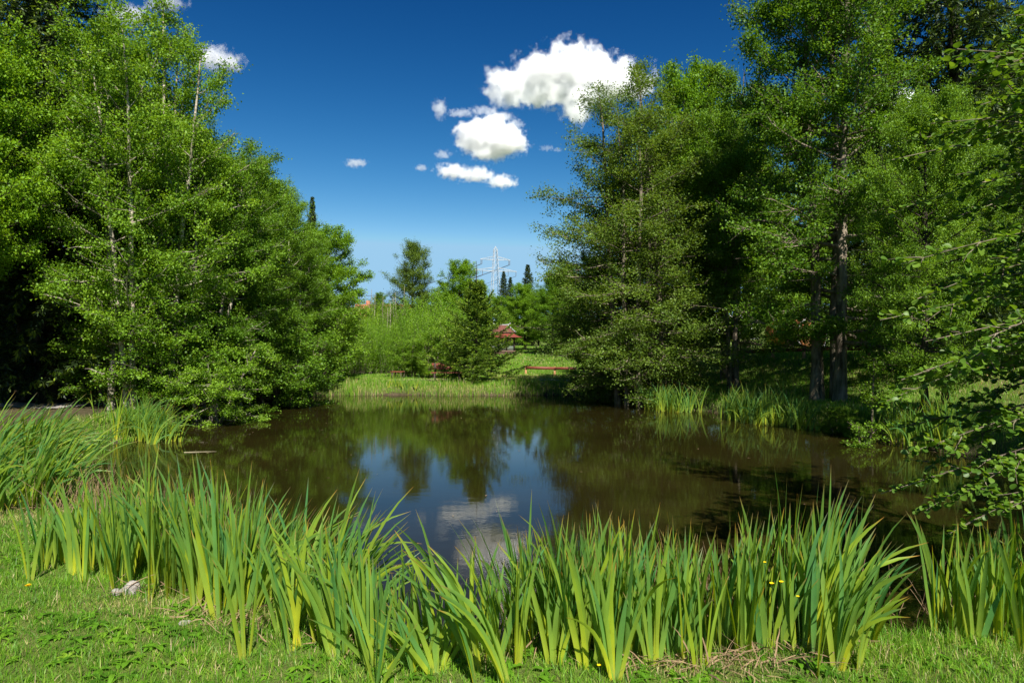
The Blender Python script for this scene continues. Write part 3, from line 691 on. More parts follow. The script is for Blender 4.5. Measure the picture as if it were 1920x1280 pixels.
s = sdf(x, y); keep = (s > .12) & (y < 9.5) & ~((x > 3) & (y > 6)); x, y, s = x[keep], y[keep], s[keep]
dry = np.exp(-((x-1.02)**2/.12+(y-3.72)**2/.05))+.8*np.exp(-((x+2.0)**2/.5+(y-4.45)**2/.03))+.8*np.exp(-((x+4.7)**2/.5+(y-6.6)**2/.08))
fld = vn(x, y, 3.1, 1)*.5+vn(x, y, 9, 3)*.5
rnd = np.clip(.47+.30*fld+g.normal(0, .17, len(x)), 0, .84)
straw = g.random(len(x)) < (.10+.75*np.clip(dry, 0, 1)+.10*(vn(x, y, 2.2, 5) > .4))
rnd = np.where(straw, g.uniform(.84, 1, len(x)), rnd)
edge = np.exp(-((s-.30)/.22)**2)
tuft = np.clip(vn(x, y, 14, 8)*1.6, 0, 1)*g.random(len(x))
L = (.022+.030*g.random(len(x))+.05*np.clip(fld, 0, 1)+.055*tuft+.12*edge*g.random(len(x)))*np.where(g.random(len(x)) < .06, 1.8, 1)*np.where(straw, .8, 1)
sets.append(blades(g, x, y, L, g.uniform(.0012, .0027, len(x)), rnd, .55))
grass_obj('lawn_grass', 'short bright green lawn grass in front of the irises', sets)
# meadow and banks further off
sets = []
for (n, d0, d1, a, b, LL, ww) in ((120000, 9, 30, -60, 1980, .12, .006), (110000, 27, 45, 600, 1300, .09, .010), (60000, 42, 95, 880, 1300, .12, .022), (60000, 17, 36, 1180, 1920, .13, .008)):
    x, y = frustum_pts(g, n, d0, d1, a, b); s = sdf(x, y)
    k = (s > .05) & ~((x < -9.6) & (y > 12)); x, y, s = x[k], y[k], s[k]
    fld = vn(x, y, 1.3, 2)*.6+vn(x, y, 5, 4)*.4
    rnd = np.clip(.50+.2*fld+g.normal(0, .15, len(x)), 0, .84)
    dryband = np.exp(-((y-32.5)/2.2)**2)*.55*(x > -1)
    rnd = np.where(g.random(len(x)) < .12+dryband, g.uniform(.82, 1, len(x)), rnd)
    L = LL*g.uniform(.5, 1.2, len(x))*(1+.5*fld)
    sets.append(blades(g, x, y, L, ww*g.uniform(.6, 1.2, len(x)), rnd, .5, 3))
grass_obj('meadow_grass', 'sunny meadow grass beyond the pond and on the banks', sets)
# reeds / tall grass at the water line all round
sets = []
seg = np.roll(PD, -1, 0)-PD; sl = np.hypot(seg[:, 0], seg[:, 1])
def along_shore(g, n, sel, s0, s1):
    w = sl*sel; i = g.choice(len(PD), n, p=w/w.sum()); t = g.random(n)
    p = PD[i]+seg[i]*t[:, None]; nrm = np.stack([seg[i, 1], -seg[i, 0]], 1)/sl[i][:, None]
    o = g.uniform(s0, s1, n); q = p+nrm*(-o)[:, None]
    return q[:, 0], q[:, 1]
mid = PD+seg/2
far = (mid[:, 1] > 24)*1.0; rgt = ((mid[:, 0] > 4.5) & (mid[:, 1] > 7) & (mid[:, 1] <= 24))*1.0; lft = ((mid[:, 0] < -6.5) & (mid[:, 1] <= 24))*1.0; near = (mid[:, 1] < 7.5)*1.0
for (n, sel, LL, w, ds) in ((8000, far, .26, .008, .25), (9000, rgt, .22, .006, .12), (9000, lft, .22, .006, .1), (5000, near, .16, .003, .1)):
    x, y = along_shore(g, n*2, sel, -.6, .6)
    s = sdf(x, y)
    k = (s > -.18) & (s < .7); x, y, s = x[k], y[k], s[k]
    dens = vn(x, y, 1.9, 7); k = dens > g.uniform(-.6, .5, len(x)); x, y = x[k], y[k]; dens = dens[k]
    L = LL*g.uniform(.35, 1.1, len(x))*(1+.5*dens)
    rnd = np.where(g.random(len(x)) < ds, g.uniform(.85, 1, len(x)), np.clip(.5+g.normal(0, .2, len(x)), 0, .84))
    sets.append(blades(g, x, y, L, w*g.uniform(.6, 1.2, len(x)), rnd, .22, 4, z=np.maximum(hz(x, y), -.02)))
grass_obj('shore_grass', 'tall grass and thin reeds along the water line', sets)
# dry reed stalks behind the beds
def dry_set(name, label, boxes):
    P = []; Wd = []
    for (cx, cy, sx, sy, n, L, lean) in boxes:
        x = cx+g.normal(0, sx, n); y = cy+g.normal(0, sy, n); z = np.maximum(hz(x, y), 0)
        p0 = np.stack([x, y, z], 1); d = unit(np.stack([g.normal(0, lean, n), g.normal(0, lean, n), np.ones(n)], 1))
        P.append(grow(g, p0, d, L*g.uniform(.4, 1.1, n), 5, -.3, .09)); Wd.append(g.uniform(.0016, .0036, n))
    P = np.concatenate(P); Wd = np.concatenate(Wd)
    V, Q = tubes(P, Wd[:, None]*np.array([1, 1, .9, .6, .2])[None], 3)
    tag(link(name, quads(name, V, Q, M['dry'])), label, 'dry stalks', kind='stuff')
dry_set('dry_reeds', 'thin brown dead reed stalks at the back of the iris beds', [(-4.2, 7.3, .55, .3, 560, .55, .22), (-3.2, 6.2, .4, .25, 300, .6, .25), (.75, 4.55, .45, .12, 420, .72, .2), (1.3, 4.6, .3, .1, 150, .7, .2), (.2, 4.45, .12, .1, 90, .55, .3), (3.6, 5.0, .4, .15, 160, .5, .25)])
# dead leaf litter lying at the bases
def litter():
    n = 900
    cs = [(-5.2, 6.9, .6, .12, .25), (-2.2, 4.75, .5, .10, .2), (-1.6, 4.28, .25, .07, .2), (1.05, 3.72, .28, .10, .25), (-.25, 3.78, .3, .05, .1), (-.9, 3.95, .3, .06, .1), (1.75, 3.8, .2, .06, .08)]
    i = g.choice(len(cs), n, p=np.array([c[4] for c in cs])/sum(c[4] for c in cs)); c = np.array(cs)[i]
    x = c[:, 0]+g.normal(0, 1, n)*c[:, 2]; y = c[:, 1]+g.normal(0, 1, n)*c[:, 3]; z = hz(x, y)+.02+.03*g.random(n)
    a = g.random(n)*6.28; d = unit(np.stack([np.cos(a), np.sin(a), g.normal(.06, .22, n)], 1))
    P = grow(g, np.stack([x, y, z], 1), d, g.uniform(.05, .26, n), 6, -.1, .10)
    T = unit(np.gradient(P, axis=1)); S = unit(np.cross(T, unit(g.normal(0, .5, (n, 1, 3))+np.array([0, 0, 1.]))))
    W = (g.uniform(.0010, .0050, n))[:, None]*np.array([.6, 1, 1, .9, .6, .1])[None]
    V, Q = strips(P, S, W)
    tag(link('dead_leaves', quads('dead_leaves', V, Q, M['dry'])), 'pale dead iris leaves lying at the feet of the plants', 'dead leaves', kind='stuff')
litter()

def margin_litter():
    n = 900; x, y = along_shore(g, n*3, rgt+far*.3+lft*.3, -.5, .5); s = sdf(x, y); k = (s < .02) & (s > -.45*g.random(len(s))); x, y = x[k][:n], y[k][:n]; n = len(x)
    x2, y2 = g.normal(-2.5, 3, 90), g.uniform(7, 24, 90); k = sdf(x2, y2) < -.5; x = np.r_[x, x2[k]]; y = np.r_[y, y2[k]]; n = len(x)
    a = g.random(n)*6.28; A = np.stack([np.cos(a), np.sin(a), g.normal(0, .05, n)], 1); Nn = unit(g.normal(0, .08, (n, 3))+np.array([0, 0, 1.])); Nn = unit(Nn-A*(Nn*A).sum(1, keepdims=True))
    V, Q = rhombs(g, np.stack([x, y, np.full(n, .006)], 1), A, Nn, g.uniform(.02, .09, n), g.uniform(.01, .035, n), .05)
    tag(link('floating_litter', quads('floating_litter', V, Q, M['dry'])), 'brown leaf litter floating along the pond margin', 'leaf litter', kind='stuff')
margin_litter()
def weeds():
    n = 700; x, y = frustum_pts(g, n*3, 3.0, 7.5); s = sdf(x, y); k = (s > .25) & (vn(x, y, 2.3, 11) > -.25); x, y = x[k][:n], y[k][:n]; n = len(x)
    m_ = 6; ii = np.repeat(np.arange(n), m_); a = np.tile(np.arange(m_)*6.28/m_, n)+g.normal(0, .4, n*m_)
    C = np.stack([x[ii], y[ii], hz(x, y)[ii]+.012], 1); L = (g.uniform(.03, .085, n))[ii]*g.uniform(.7, 1.2, n*m_)
    D = np.stack([np.cos(a), np.sin(a), g.uniform(.25, .9, n*m_)], 1); P = grow(g, C, unit(D), L, 5, -.9, .06)
    T = unit(np.gradient(P, axis=1)); S = unit(np.cross(T, np.array([0, 0, 1.])))
    W = (L*g.uniform(.10, .22, n*m_))[:, None]*np.array([.25, .7, 1, .85, .1])[None]
    V, Q = strips(P, S, W, np.cross(S, T), .25)
    r = np.repeat(np.clip(g.normal(.35, .18, n), 0, .8)[ii], 8)
    tag(link('weeds', quads('weeds', V, Q, M['grass'], fattr={'rnd': r})), 'broad-leaved weeds scattered through the lawn', 'weeds', kind='stuff')
weeds()
# ------------------------------------------------------------------ small things on the near bank
M['stone'] = plain('white stone', (.36, .33, .29), (.13, .115, .10), .9, 28, bumpy=.9)
M['petal'] = plain('yellow petals', (.85, .62, .01), (.75, .48, .0), .5, 5)
M['stalk'] = plain('green stalks', (.09, .17, .03), (.06, .12, .02), .6, 5)
def stone(px, py, sx, sy, sz, label, seed, mat='stone'):
    import bmesh
    x, y = ground_pt(px, py); b = bmesh.new(); bmesh.ops.create_icosphere(b, subdivisions=4, radius=1)
    q = R_(seed); k = q.normal(0, 1, (8, 3))*2.2; ph = q.random(8)*6
    for v in b.verts:
        c = np.array(v.co); f = 1+.07*sum(math.sin(float(kk@c)+p) for kk, p in zip(k, ph))+.04*math.sin(c[0]*11+c[1]*9)*math.sin(c[2]*12)
        v.co = (c[0]*sx*f, c[1]*sy*f, c[2]*sz*f)
    me = bpy.data.meshes.new('stone'); b.to_mesh(me); b.free(); me.materials.append(M[mat])
    tag(link('stone', me, None, (x, y, hz1(x, y)+sz*.35)), label, 'stone')
stone(247, 1108, .07, .055, .06, 'white rough stone lying in the grass before the left iris bed', 3)
stone(218, 1114, .035, .03, .03, 'small grey stone leaning on the white one', 4)
stone(345, 1168, .035, .03, .012, 'flat pale stone sunk in the grass below the white one', 5)
def flower(px, py, d, h, label, r=.014):
    x, y, z = pt(px, py, d); zb = hz1(x, y); h = z-zb
    o = thing('buttercup', label, 'flower', (x, y, zb))
    g = R_(int(px)); P = np.array([[[.01, 0, 0], [.012, .004, h*.35], [.004, 0, h*.7], [0, 0, h]]])
    part('stem', tubes(P, np.full((1, 4), .0014), 5), M['stalk'], o)
    a = np.arange(6)*2*PI/6; A = np.stack([np.cos(a), np.sin(a), np.full(6, .45)], 1); A = unit(A)
    tt = np.array([0, .35, .7, 1]); ww = np.array([.15, .45, .5, .22])
    C = np.zeros((6, 4, 3))+A[:, None]*(r*tt)[None, :, None]+np.array([0, 0, h]); S = unit(np.cross(A, np.array([0, 0, 1.])))
    V, Q = strips(C, np.repeat(S[:, None], 4, 1), np.repeat((r*ww)[None], 6, 0))
    c = tubes(np.array([[[0, 0, h-.002], [0, 0, h+.003]]]), np.array([[r*.3, r*.22]]), 8)
    part('petals', join([(V, Q), c]), M['petal'], o)
flower(1447, 1094, 3.75, .3, 'left of the two large buttercups among the tall irises')
flower(1465, 1091, 3.78, .3, 'right of the two large buttercups among the tall irises')
flower(1434, 1054, 3.9, .4, 'small buttercup above the two large ones', .010)
flower(1496, 1118, 3.7, .3, 'buttercup below and right of the two large ones', .010)
flower(1112, 1164, 3.85, .3, 'single buttercup in front of the right front bed', .010)
flower(1123, 1247, 3.45, .05, 'low yellow flower in the lawn grass near the bottom edge', .011)
flower(725, 1193, 3.8, .1, 'tiny yellow flower at the foot of the shorter irises', .009)
# dandelion
x, y = ground_pt(53, 1112); z0 = hz1(x, y)
o = thing('dandelion', 'yellow dandelion lying low in the lawn on the left', 'flower', (x, y, z0))
part('stem', tubes(np.array([[[.0, 0, 0], [.004, 0, .03], [0, 0, .055]]]), np.full((1, 3), .002), 5), M['stalk'], o)
gg = R_(9); a = gg.random(90)*6.28; e = gg.uniform(.1, 1.4, 90); A = np.stack([np.cos(a)*np.cos(e), np.sin(a)*np.cos(e), np.sin(e)*.55], 1)
P = np.array([0, 0, .055])+A[:, None]*(np.array([0, .5, 1.])*.021)[None, :, None]; S = unit(np.cross(A, np.array([0, 0, 1.])))
part('petals', strips(P, np.repeat(S[:, None], 3, 1), np.full((90, 3), .0022)), M['petal'], o)
# floating stalk
M['stalk_dry'] = plain('bleached reed', (.6, .52, .34), (.45, .38, .22), .6, 9)
a0 = np.array(ground_pt(345, 848, 0.0)); a1 = np.array(ground_pt(406, 846, 0.0))
P = np.array([[[*a0, .004], [*(a0*.7+a1*.3), .006], [*(a0*.35+a1*.65), .004], [*a1, .002]]])
tag(link('floating_stalk', quads('floating_stalk', *tubes(P, np.array([[.0045, .004, .003, .001]]), 6), M['stalk_dry'])), 'bleached reed stalk floating on the water near the left shore', 'reed stalk')

# ------------------------------------------------------------------ red timber, benches, rails
M['redwood'] = plain('red-brown stained timber', (.21, .058, .03), (.12, .033, .018), .65, 18)
M['postwood'] = plain('orange timber posts', (.50, .26, .12), (.36, .17, .07), .7, 20)
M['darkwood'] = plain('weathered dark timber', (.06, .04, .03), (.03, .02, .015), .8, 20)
def low_fence(pts, label, step=1.5, h=.42, mat='redwood', name='low_rail_fence'):
    pts = np.array(pts, float); base = (pts[0, 0], pts[0, 1], hz1(*pts[0]))
    o = thing(name, label, 'fence', base)
    seg_ = np.diff(pts, axis=0); l = np.hypot(seg_[:, 0], seg_[:, 1]); tot = l.sum(); n = int(tot/step)+1
    q = [np.array([np.interp(min(k*step, tot), np.r_[0, np.cumsum(l)], pts[:, i]) for i in (0, 1)]) for k in range(n)]
    for k, c in enumerate(q):
        z = hz1(*c)
        part('post', box(c[0]-base[0], c[1]-base[1], z-base[2]+h/2-.1, .10, .09, h+.2+.05), M['postwood'], o, bevel=.008)
        if k:
            p = q[k-1]; zp = hz1(*p); a = math.atan2(c[1]-p[1], c[0]-p[0]); L = math.hypot(*(c-p)); mx = (c+p)/2-np.array([math.sin(-a), math.cos(a)])*.066
            v, f = box(0, 0, 0, L-.004, .03, .15)
            sl_ = (z-zp)/L; v[:, 2] += v[:, 0]*sl_
            cc, ss = math.cos(a), math.sin(a)
            v = np.stack([v[:, 0]*cc-v[:, 1]*ss+mx[0]-base[0], v[:, 0]*ss+v[:, 1]*cc+mx[1]-base[1], v[:, 2]+(z+zp)/2-base[2]+h-.07], 1)
            part('rail', (v, f), M[mat], o)
    return o
low_fence([(.72, 35.5), (5.0, 35.0), (9.5, 32.6)], 'low red timber rail on pale posts across the sunny meadow')
low_fence([(9.9, 29.2), (11.2, 27), (12.4, 24), (13.2, 21.5)], 'low red timber rail on orange posts along the top of the right bank')
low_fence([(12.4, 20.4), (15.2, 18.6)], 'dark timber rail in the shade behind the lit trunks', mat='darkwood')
# stone kerb of the terrace
M['concrete'] = plain('pale concrete', (.30, .28, .24), (.18, .16, .13), .9, 10)
o = thing('low_wall', 'low pale concrete edging below the dry grass strip', 'wall', (-.9, 30.3, .3))
pts_ = np.array([(-.9, 30.3), (1.5, 30.0), (5.8, 29.4), (8.5, 28.6)])
for i in range(3):
    a_, b_ = pts_[i], pts_[i+1]; L = math.hypot(*(b_-a_)); ang = math.atan2(b_[1]-a_[1], b_[0]-a_[0]); c_ = (a_+b_)/2-np.array([-.9, 30.3])
    part('edging_stone', box(c_[0], c_[1], .0, L-.01, .22, .34, ang), M['concrete'], o, bevel=.015)
def bench(px, py, d, rz, label, w=1.3, back=True):
    x = (px-960)/F*d; z = hz1(x, d)
    o = thing('garden_bench', label, 'bench', (x, d, z), rz)
    hs_ = .44 if back else .34
    for i in range(3): part('seat_board', box(0, -.16+i*.135, hs_, w, .12, .035), M['redwood'], o, bevel=.006)
    for i in range(2 if back else 0): part('backrest_board', box(0, .27+i*.03, .62+i*.15, w*.98, .03, .12), M['redwood'], o, bevel=.006)
    for s in (-1, 1):
        part('leg', box(s*w*.38, -.16, hs_/2-.02, .07, .07, hs_-.03), M['darkwood'], o)
        part('leg', box(s*w*.38, .22, (.42 if back else hs_/2-.02), .07, .07, (.86 if back else hs_-.03)), M['darkwood'], o)
    return o
bench(838, 715, 28.9, .05, 'red wooden bench with backrest under the young spruce', 1.35)
bench(746, 704, 31.5, -.2, 'small backless red-brown bench at the edge of the willow thicket', .55, False)

# ------------------------------------------------------------------ hut with the two-tier red roof
M['roof_red'] = plain('red roof tiles', (.22, .045, .03), (.14, .03, .02), .7, 14, bumpy=.4)
M['roof_old'] = plain('weathered red-brown roof', (.16, .055, .038), (.09, .035, .025), .8, 10, bumpy=.4)
M['ridge'] = plain('pale ridge boards', (.36, .36, .37), (.28, .28, .29), .6, 10)
M['wall_green'] = plain('grey-green wall panels', (.33, .40, .34), (.27, .33, .28), .7, 3, bumpy=.05)
M['logs'] = plain('brown log base', (.16, .10, .07), (.09, .055, .04), .9, 25)
M['glass'] = plain('dark glass', (.02, .025, .03), (.03, .035, .04), .08, 2, spec=.8, bumpy=0)
def frus(z0, x0, y0, z1, x1, y1, n=5, flare=0.0):
    rows = []
    for t in np.linspace(0, 1, n):
        k = t**(1/(1+flare)); hx = x0+(x1-x0)*k; hy = y0+(y1-y0)*k; z = z0+(z1-z0)*t
        rows.append([(-hx, -hy, z), (hx, -hy, z), (hx, hy, z), (-hx, hy, z)])
    V = np.array(rows).reshape(-1, 3); Q = []
    for r in range(n-1):
        for c in range(4): Q.append([r*4+c, r*4+(c+1) % 4, (r+1)*4+(c+1) % 4, (r+1)*4+c])
    Q.append([0, 3, 2, 1]); Q.append([(n-1)*4+i for i in range(4)])
    return V, np.array(Q)
def hut():
    d = 60.0; x = (941-960)/F*d; z = pt(941, 667, d)[2]
    o = thing('garden_hut', 'small green-walled hut with a two-tier red pagoda roof', 'hut', (x, d, z-.05), .10); o.scale = (.83, .83, .83)
    part('base', join([box(0, 0, .32, 2.7, 2.7, .64)]+[box(0, -1.37, .1+i*.15, 2.74, .06, .10) for i in range(4)]), M['logs'], o)
    wl = part('wall', box(0, 0, 1.35, 2.3, 2.3, 1.42), M['wall_green'], o)
    for sx in (-1.2, -.4, .4, 1.2):
        part('post', box(sx, -1.26, 1.36, .13, .13, 1.44), M['darkwood'], o)
    for sx in (-1.2, 1.2): part('post', box(sx, 1.26, 1.36, .13, .13, 1.44), M['darkwood'], o)
    for sx in (-.8, .8):
        w = part('window', box(sx, -1.165, 1.55, .5, .04, .62), M['darkwood'], o)
        part('pane', box(sx, -1.192, 1.55, .42, .012, .54), M['wall_green'], w)
    part('lower_roof', frus(2.02, 2.0, 2.0, 2.42, 1.15, 1.15, 5, .6), M['roof_red'], o)
    part('roof_band', box(0, 0, 2.46, 2.36, 2.36, .16), M['ridge'], o)
    part('upper_roof', frus(2.541, 1.32, 1.32, 3.30, .62, .05, 7, .25), M['roof_old'], o)
    for s in (-1, 1):
        for t_ in (-1, 1):
            part('hip_board', bar((s*1.33, t_*1.33, 2.56), (s*.64, t_*.05, 3.32), .09), M['ridge'], o)
    P = np.array([[[-.95, 0, 3.52], [-.72, 0, 3.38], [-.4, 0, 3.34], [.4, 0, 3.34], [.72, 0, 3.38], [.95, 0, 3.52]]])
    part('ridge_beam', tubes(P, np.full((1, 6), .06), 6), M['ridge'], o)
hut()

# ------------------------------------------------------------------ pylon and its cables
M['steel'] = plain('galvanised steel', (.52, .54, .56), (.42, .44, .46), .5, 3, bumpy=0)
M['cable'] = plain('dark cable', (.12, .12, .13), (.10, .10, .11), .5, 3)
def pylon():
    d = 200.0; x = (929-960)/F*d; zt = pt(0, 462, d)[2]; zb = hz1(x, d); H = zt-zb
    o = thing('electricity_pylon', 'pale steel lattice pylon with two crossarms above the trees', 'pylon', (x, d, zb), .35)
    hw = lambda z: .42+1.25*(1-z/H)**1.15
    legs = [];
    for sx, sy in ((-1, -1), (1, -1), (1, 1), (-1, 1)):
        L = [(sx*hw(z), sy*hw(z), z) for z in np.linspace(0, H*.965, 8)]
        part('leg', tubes(np.array([L]), np.full((1, 8), .07), 4), M['steel'], o)
    br = []; zs = [0]
    while zs[-1] < H*.94: zs.append(zs[-1]+hw(zs[-1])*2.0+.25)
    for a, b in zip(zs[:-1], zs[1:]):
        b = min(b, H*.965); A, B = hw(a), hw(b)
        for (p, q) in (((-1, -1), (1, -1)), ((1, -1), (1, 1)), ((1, 1), (-1, 1)), ((-1, 1), (-1, -1))):
            br.append(bar((p[0]*A, p[1]*A, a), (q[0]*B, q[1]*B, b), .045)); br.append(bar((q[0]*A, q[1]*A, a), (p[0]*B, p[1]*B, b), .045))
    part('lattice', join(br), M['steel'], o)
    part('peak', join([bar((s*.42, t*.42, H*.955), (0, 0, H), .10) for s in (-1, 1) for t in (-1, 1)]), M['steel'], o)
    ends = []
    for py, half in ((487, 4.6), (508, 6.6)):
        z = pt(0, py, d)[2]-zb; w = hw(z); b = []
        for s in (-1, 1):
            for t in (-1, 1):
                b.append(bar((s*w, t*w, z), (s*half, 0, z), .09)); b.append(bar((s*w, t*w, z+.95), (s*half, 0, z+.06), .08))
            for f in (.3, .55, .8): b.append(bar((s*(w+(half-w)*f), w*(1-f), z), (s*(w+(half-w)*f), 0, z+.9*(1-f)), .06))
        part('crossarm', join(b), M['steel'], o)
        for s in (-1, 1):
            for f in ((.97, .90) if half < 5 else (.97, .60)):
                part('insulator', bar((s*half*f, 0, z), (s*half*f, 0, z-1.35), .13, 6), M['cable'], o)
                ends.append((s*half*f, z-1.35))
    c, sn = math.cos(.35), math.sin(.35)
    for i, (ex, ez) in enumerate(ends[::1]):
        t = np.linspace(0, 1, 24); p = np.array([x+ex*c, d+ex*sn, zb+ez])
        q = p+np.array([-90, 170, 4.0])
        P = p[None]*(1-t)[:, None]+q[None]*t[:, None]; P[:, 2] -= 5*4*t*(1-t)
        me = quads('power_cable', *tubes(P[None]-p, np.full((1, 24), .05), 4), M['cable'])
        tag(link('power_cable', me, None, tuple(p)), 'thin power cable running off to the left from the pylon', 'cable', 'power cables of the pylon')
pylon()

# ------------------------------------------------------------------ far house, wooden barrels, caravans
M['terracotta'] = plain('terracotta roof', (.46, .17, .09), (.34, .12, .07), .85, 2.5, bumpy=.3)
M['render'] = plain('pale render', (.62, .58, .50), (.55, .51, .45), .85, 2)
def house(px, d, w, zr, label):
    x = (px-960)/F*d; z = hz1(x, d); H = zr-z
    o = thing('house', label, 'house', (x, d, z), .0)
    e = H-3.4
    part('wall', box(0, 0, e/2-.3, w-.8, 9, e+.6), M['render'], o)
    for i in range(5): 
        wn = part('window', box((i-2)*w*.18, -4.53, e-1.4, 1.3, .08, 1.3), M['ridge'], o)
        part('pane', box((i-2)*w*.18, -4.585, e-1.4, 1.1, .03, 1.1), M['glass'], wn)
    V = np.array([(-w/2, -5.2, e-.2), (w/2, -5.2, e-.2), (w/2, 5.2, e-.2), (-w/2, 5.2, e-.2), (-w/2, 0, H), (w/2, 0, H)])
    Q = np.array([[0, 1, 5, 4], [2, 3, 4, 5], [0, 3, 2, 1]])
    rf = part('roof', (V, Q), M['terracotta'], o)
    part('gable', (np.array([(-w/2+.4, -4.5, e), (-w/2+.4, 4.5, e), (-w/2+.4, .3, H-.4), (-w/2+.4, -.3, H-.4), (w/2-.4, -4.5, e), (w/2-.4, 4.5, e), (w/2-.4, .3, H-.4), (w/2-.4, -.3, H-.4)]), np.array([[0, 1, 2, 3], [4, 7, 6, 5]])), M['render'], o)
    part('chimney', box(-w*.30, 1, H+.1, .8, .8, 1.4), M['terracotta'], rf)
house(722, 150, 13, pt(0, 570, 150)[2], 'long terracotta-roofed house behind the thicket')
M['barrelwood'] = plain('orange-brown barrel staves', (.42, .17, .06), (.28, .10, .035), .6, 10)
M['white'] = plain('white painted metal', (.78, .78, .76), (.70, .70, .69), .4, 3)
def barrel(px, py, d, r, L, rz, label):
    x = (px-960)/F*d; zc = pt(px, py, d)[2]
    o = thing('camping_barrel', label, 'cabin', (x, d, zc-r-.3), rz)
    n = 40; a = np.arange(n)*2*PI/n
    st = []
    for k in range(n):
        st.append(box(math.cos(a[k])*(r-.03), 0, math.sin(a[k])*(r-.03)+r+.3, .06, L, 2*PI*r/n*.96) if False else None)
    ring = lambda R0, y: np.stack([np.cos(a)*R0, np.full(n, y), np.sin(a)*R0+r+.3], 1)
    rr_ = [ring(r*(1+.008*(k % 2)), y) for k, y in enumerate(np.linspace(-L/2, L/2, 9))]
    V = np.concatenate(rr_); i = np.arange(9*n).reshape(9, n)
    Q = np.stack([i[:-1], np.roll(i[:-1], -1, 1), np.roll(i[1:], -1, 1), i[1:]], -1).reshape(-1, 4)
    part('staves', (V, Q), M['barrelwood'], o)
    for y in (-L/2+.25,):
        disk = np.concatenate([ring(r*.97, y), ring(.02, y)]); ii = np.arange(2*n).reshape(2, n)
        part('end_wall', (disk, np.stack([ii[0], np.roll(ii[0], -1), np.roll(ii[1], -1), ii[1]], -1)), M['barrelwood'], o)
    rim = np.concatenate([ring(r*1.0, -L/2-.01), ring(r*1.09, -L/2-.01), ring(r*1.09, -L/2+.12), ring(r*1.0, -L/2+.12)]); ii = np.arange(4*n).reshape(4, n)
    part('rim', (rim, np.concatenate([np.stack([ii[k], np.roll(ii[k], -1), np.roll(ii[(k+1) % 4], -1), ii[(k+1) % 4]], -1) for k in range(4)])), M['white'], o)
    dr = part('door', box(0, -L/2+.21, r+.15, r*.62, .05, r*1.35), M['postwood'], o)
    part('pane', box(0, -L/2+.17, r+.5, r*.36, .03, r*.45), M['glass'], dr)
    for yy in (-L*.3, L*.3): part('cradle', box(0, yy, .18, r*1.5, .16, .5), M['darkwood'], o)
    part('step', box(0, -L/2-.3, .12, r*.9, .4, .2), M['darkwood'], o)
barrel(1490, 628, 46, 1.08, 3.6, .25, 'round wooden camping barrel with a white rim, seen between the dark trunks')
barrel(1640, 640, 44, 1.0, 3.8, 1.2, 'orange wooden camping barrel lying sideways behind the tallest alder')
barrel(1765, 640, 44, 1.0, 3.6, 1.0, 'red-brown camping barrel glimpsed right of the lit trunks')
def caravan(px, py, d, rz, label, L=5.0):
    x = (px-960)/F*d; z = max(pt(px, py, d)[2], hz1(x, d))
    o = thing('caravan', label, 'caravan', (x, d, z), rz)
    b = part('body', box(0, 0, 1.45, L, 2.1, 2.0), M['white'], o, bevel=.25)
    for i in (-1, 0, 1):
        w = part('window', box(i*L*.28, -1.06, 1.75, .95, .05, .6), M['darkwood'], o, bevel=.05)
        part('pane', box(i*L*.28, -1.10, 1.75, .85, .03, .5), M['glass'], w)
    for s in (-1, 1):
        n = 20; a = np.linspace(0, 2*PI, n, endpoint=False)
        P = np.array([[[0, s*1.02-.1, .35], [0, s*1.02-.09, .35], [0, s*1.02+.09, .35], [0, s*1.02+.1, .35]]])
        part('wheel', tubes(P, np.array([[.01, .35, .35, .01]]), 20), M['darkwood'], o)
    part('drawbar', bar((L/2, 0, .45), (L/2+1.1, 0, .45), .1), M['steel'], o)
caravan(1350, 645, 58, .2, 'white caravan glimpsed through the trees behind the right bank')
caravan(478, 640, 50, .5, 'white caravan glimpsed through a gap in the left trees')

# ------------------------------------------------------------------ light, sky, clouds
EL, AZ = math.radians(47), math.radians(16)        # azimuth measured from behind the camera towards the right
sdir = np.array([math.sin(AZ)*math.cos(EL), -math.cos(AZ)*math.cos(EL), math.sin(EL)])
from mathutils import Vector
sl_ = bpy.data.lights.new('sun', 'SUN'); sl_.energy = 5.0; sl_.angle = math.radians(.5); sl_.color = (1, .955, .88)
so = link('sun', sl_); so.rotation_euler = Vector(sdir).to_track_quat('Z', 'Y').to_euler()
w = bpy.data.worlds.new('World'); sc.world = w; w.use_nodes = True
nt = w.node_tree; nt.nodes.clear()
sky = nt.nodes.new('ShaderNodeTexSky'); sky.sky_type = 'NISHITA'; sky.sun_disc = False
sky.sun_elevation = EL; sky.sun_rotation = math.atan2(sdir[0], sdir[1]); sky.altitude = 600; sky.air_density = 1.0; sky.dust_density = .3; sky.ozone_density = 2.5
bg = nt.nodes.new('ShaderNodeBackground'); bg.inputs[1].default_value = .095
wo = nt.nodes.new('ShaderNodeOutputWorld')
# the photograph's polarised sky: each channel of the Nishita sky gets its own contrast
sp = nt.nodes.new('ShaderNodeSeparateColor'); nt.links.new(sky.outputs[0], sp.inputs[0])
cb = nt.nodes.new('ShaderNodeCombineColor')
for i, (r0, v0, pw, mxv) in enumerate(((1.168, .0044, 3.3, .18), (2.0, .0466, 1.98, .325), (3.63, .155, 1.55, .46))):
    q = math_(nt, 'MULTIPLY', math_(nt, 'POWER', math_(nt, 'DIVIDE', sp.outputs[i], r0), pw), v0*10)
    nt.links.new(math_(nt, 'MINIMUM', q, mxv*10), cb.inputs[i])
nt.links.new(cb.outputs[0], bg.inputs[0]); nt.links.new(bg.outputs[0], wo.inputs[0])

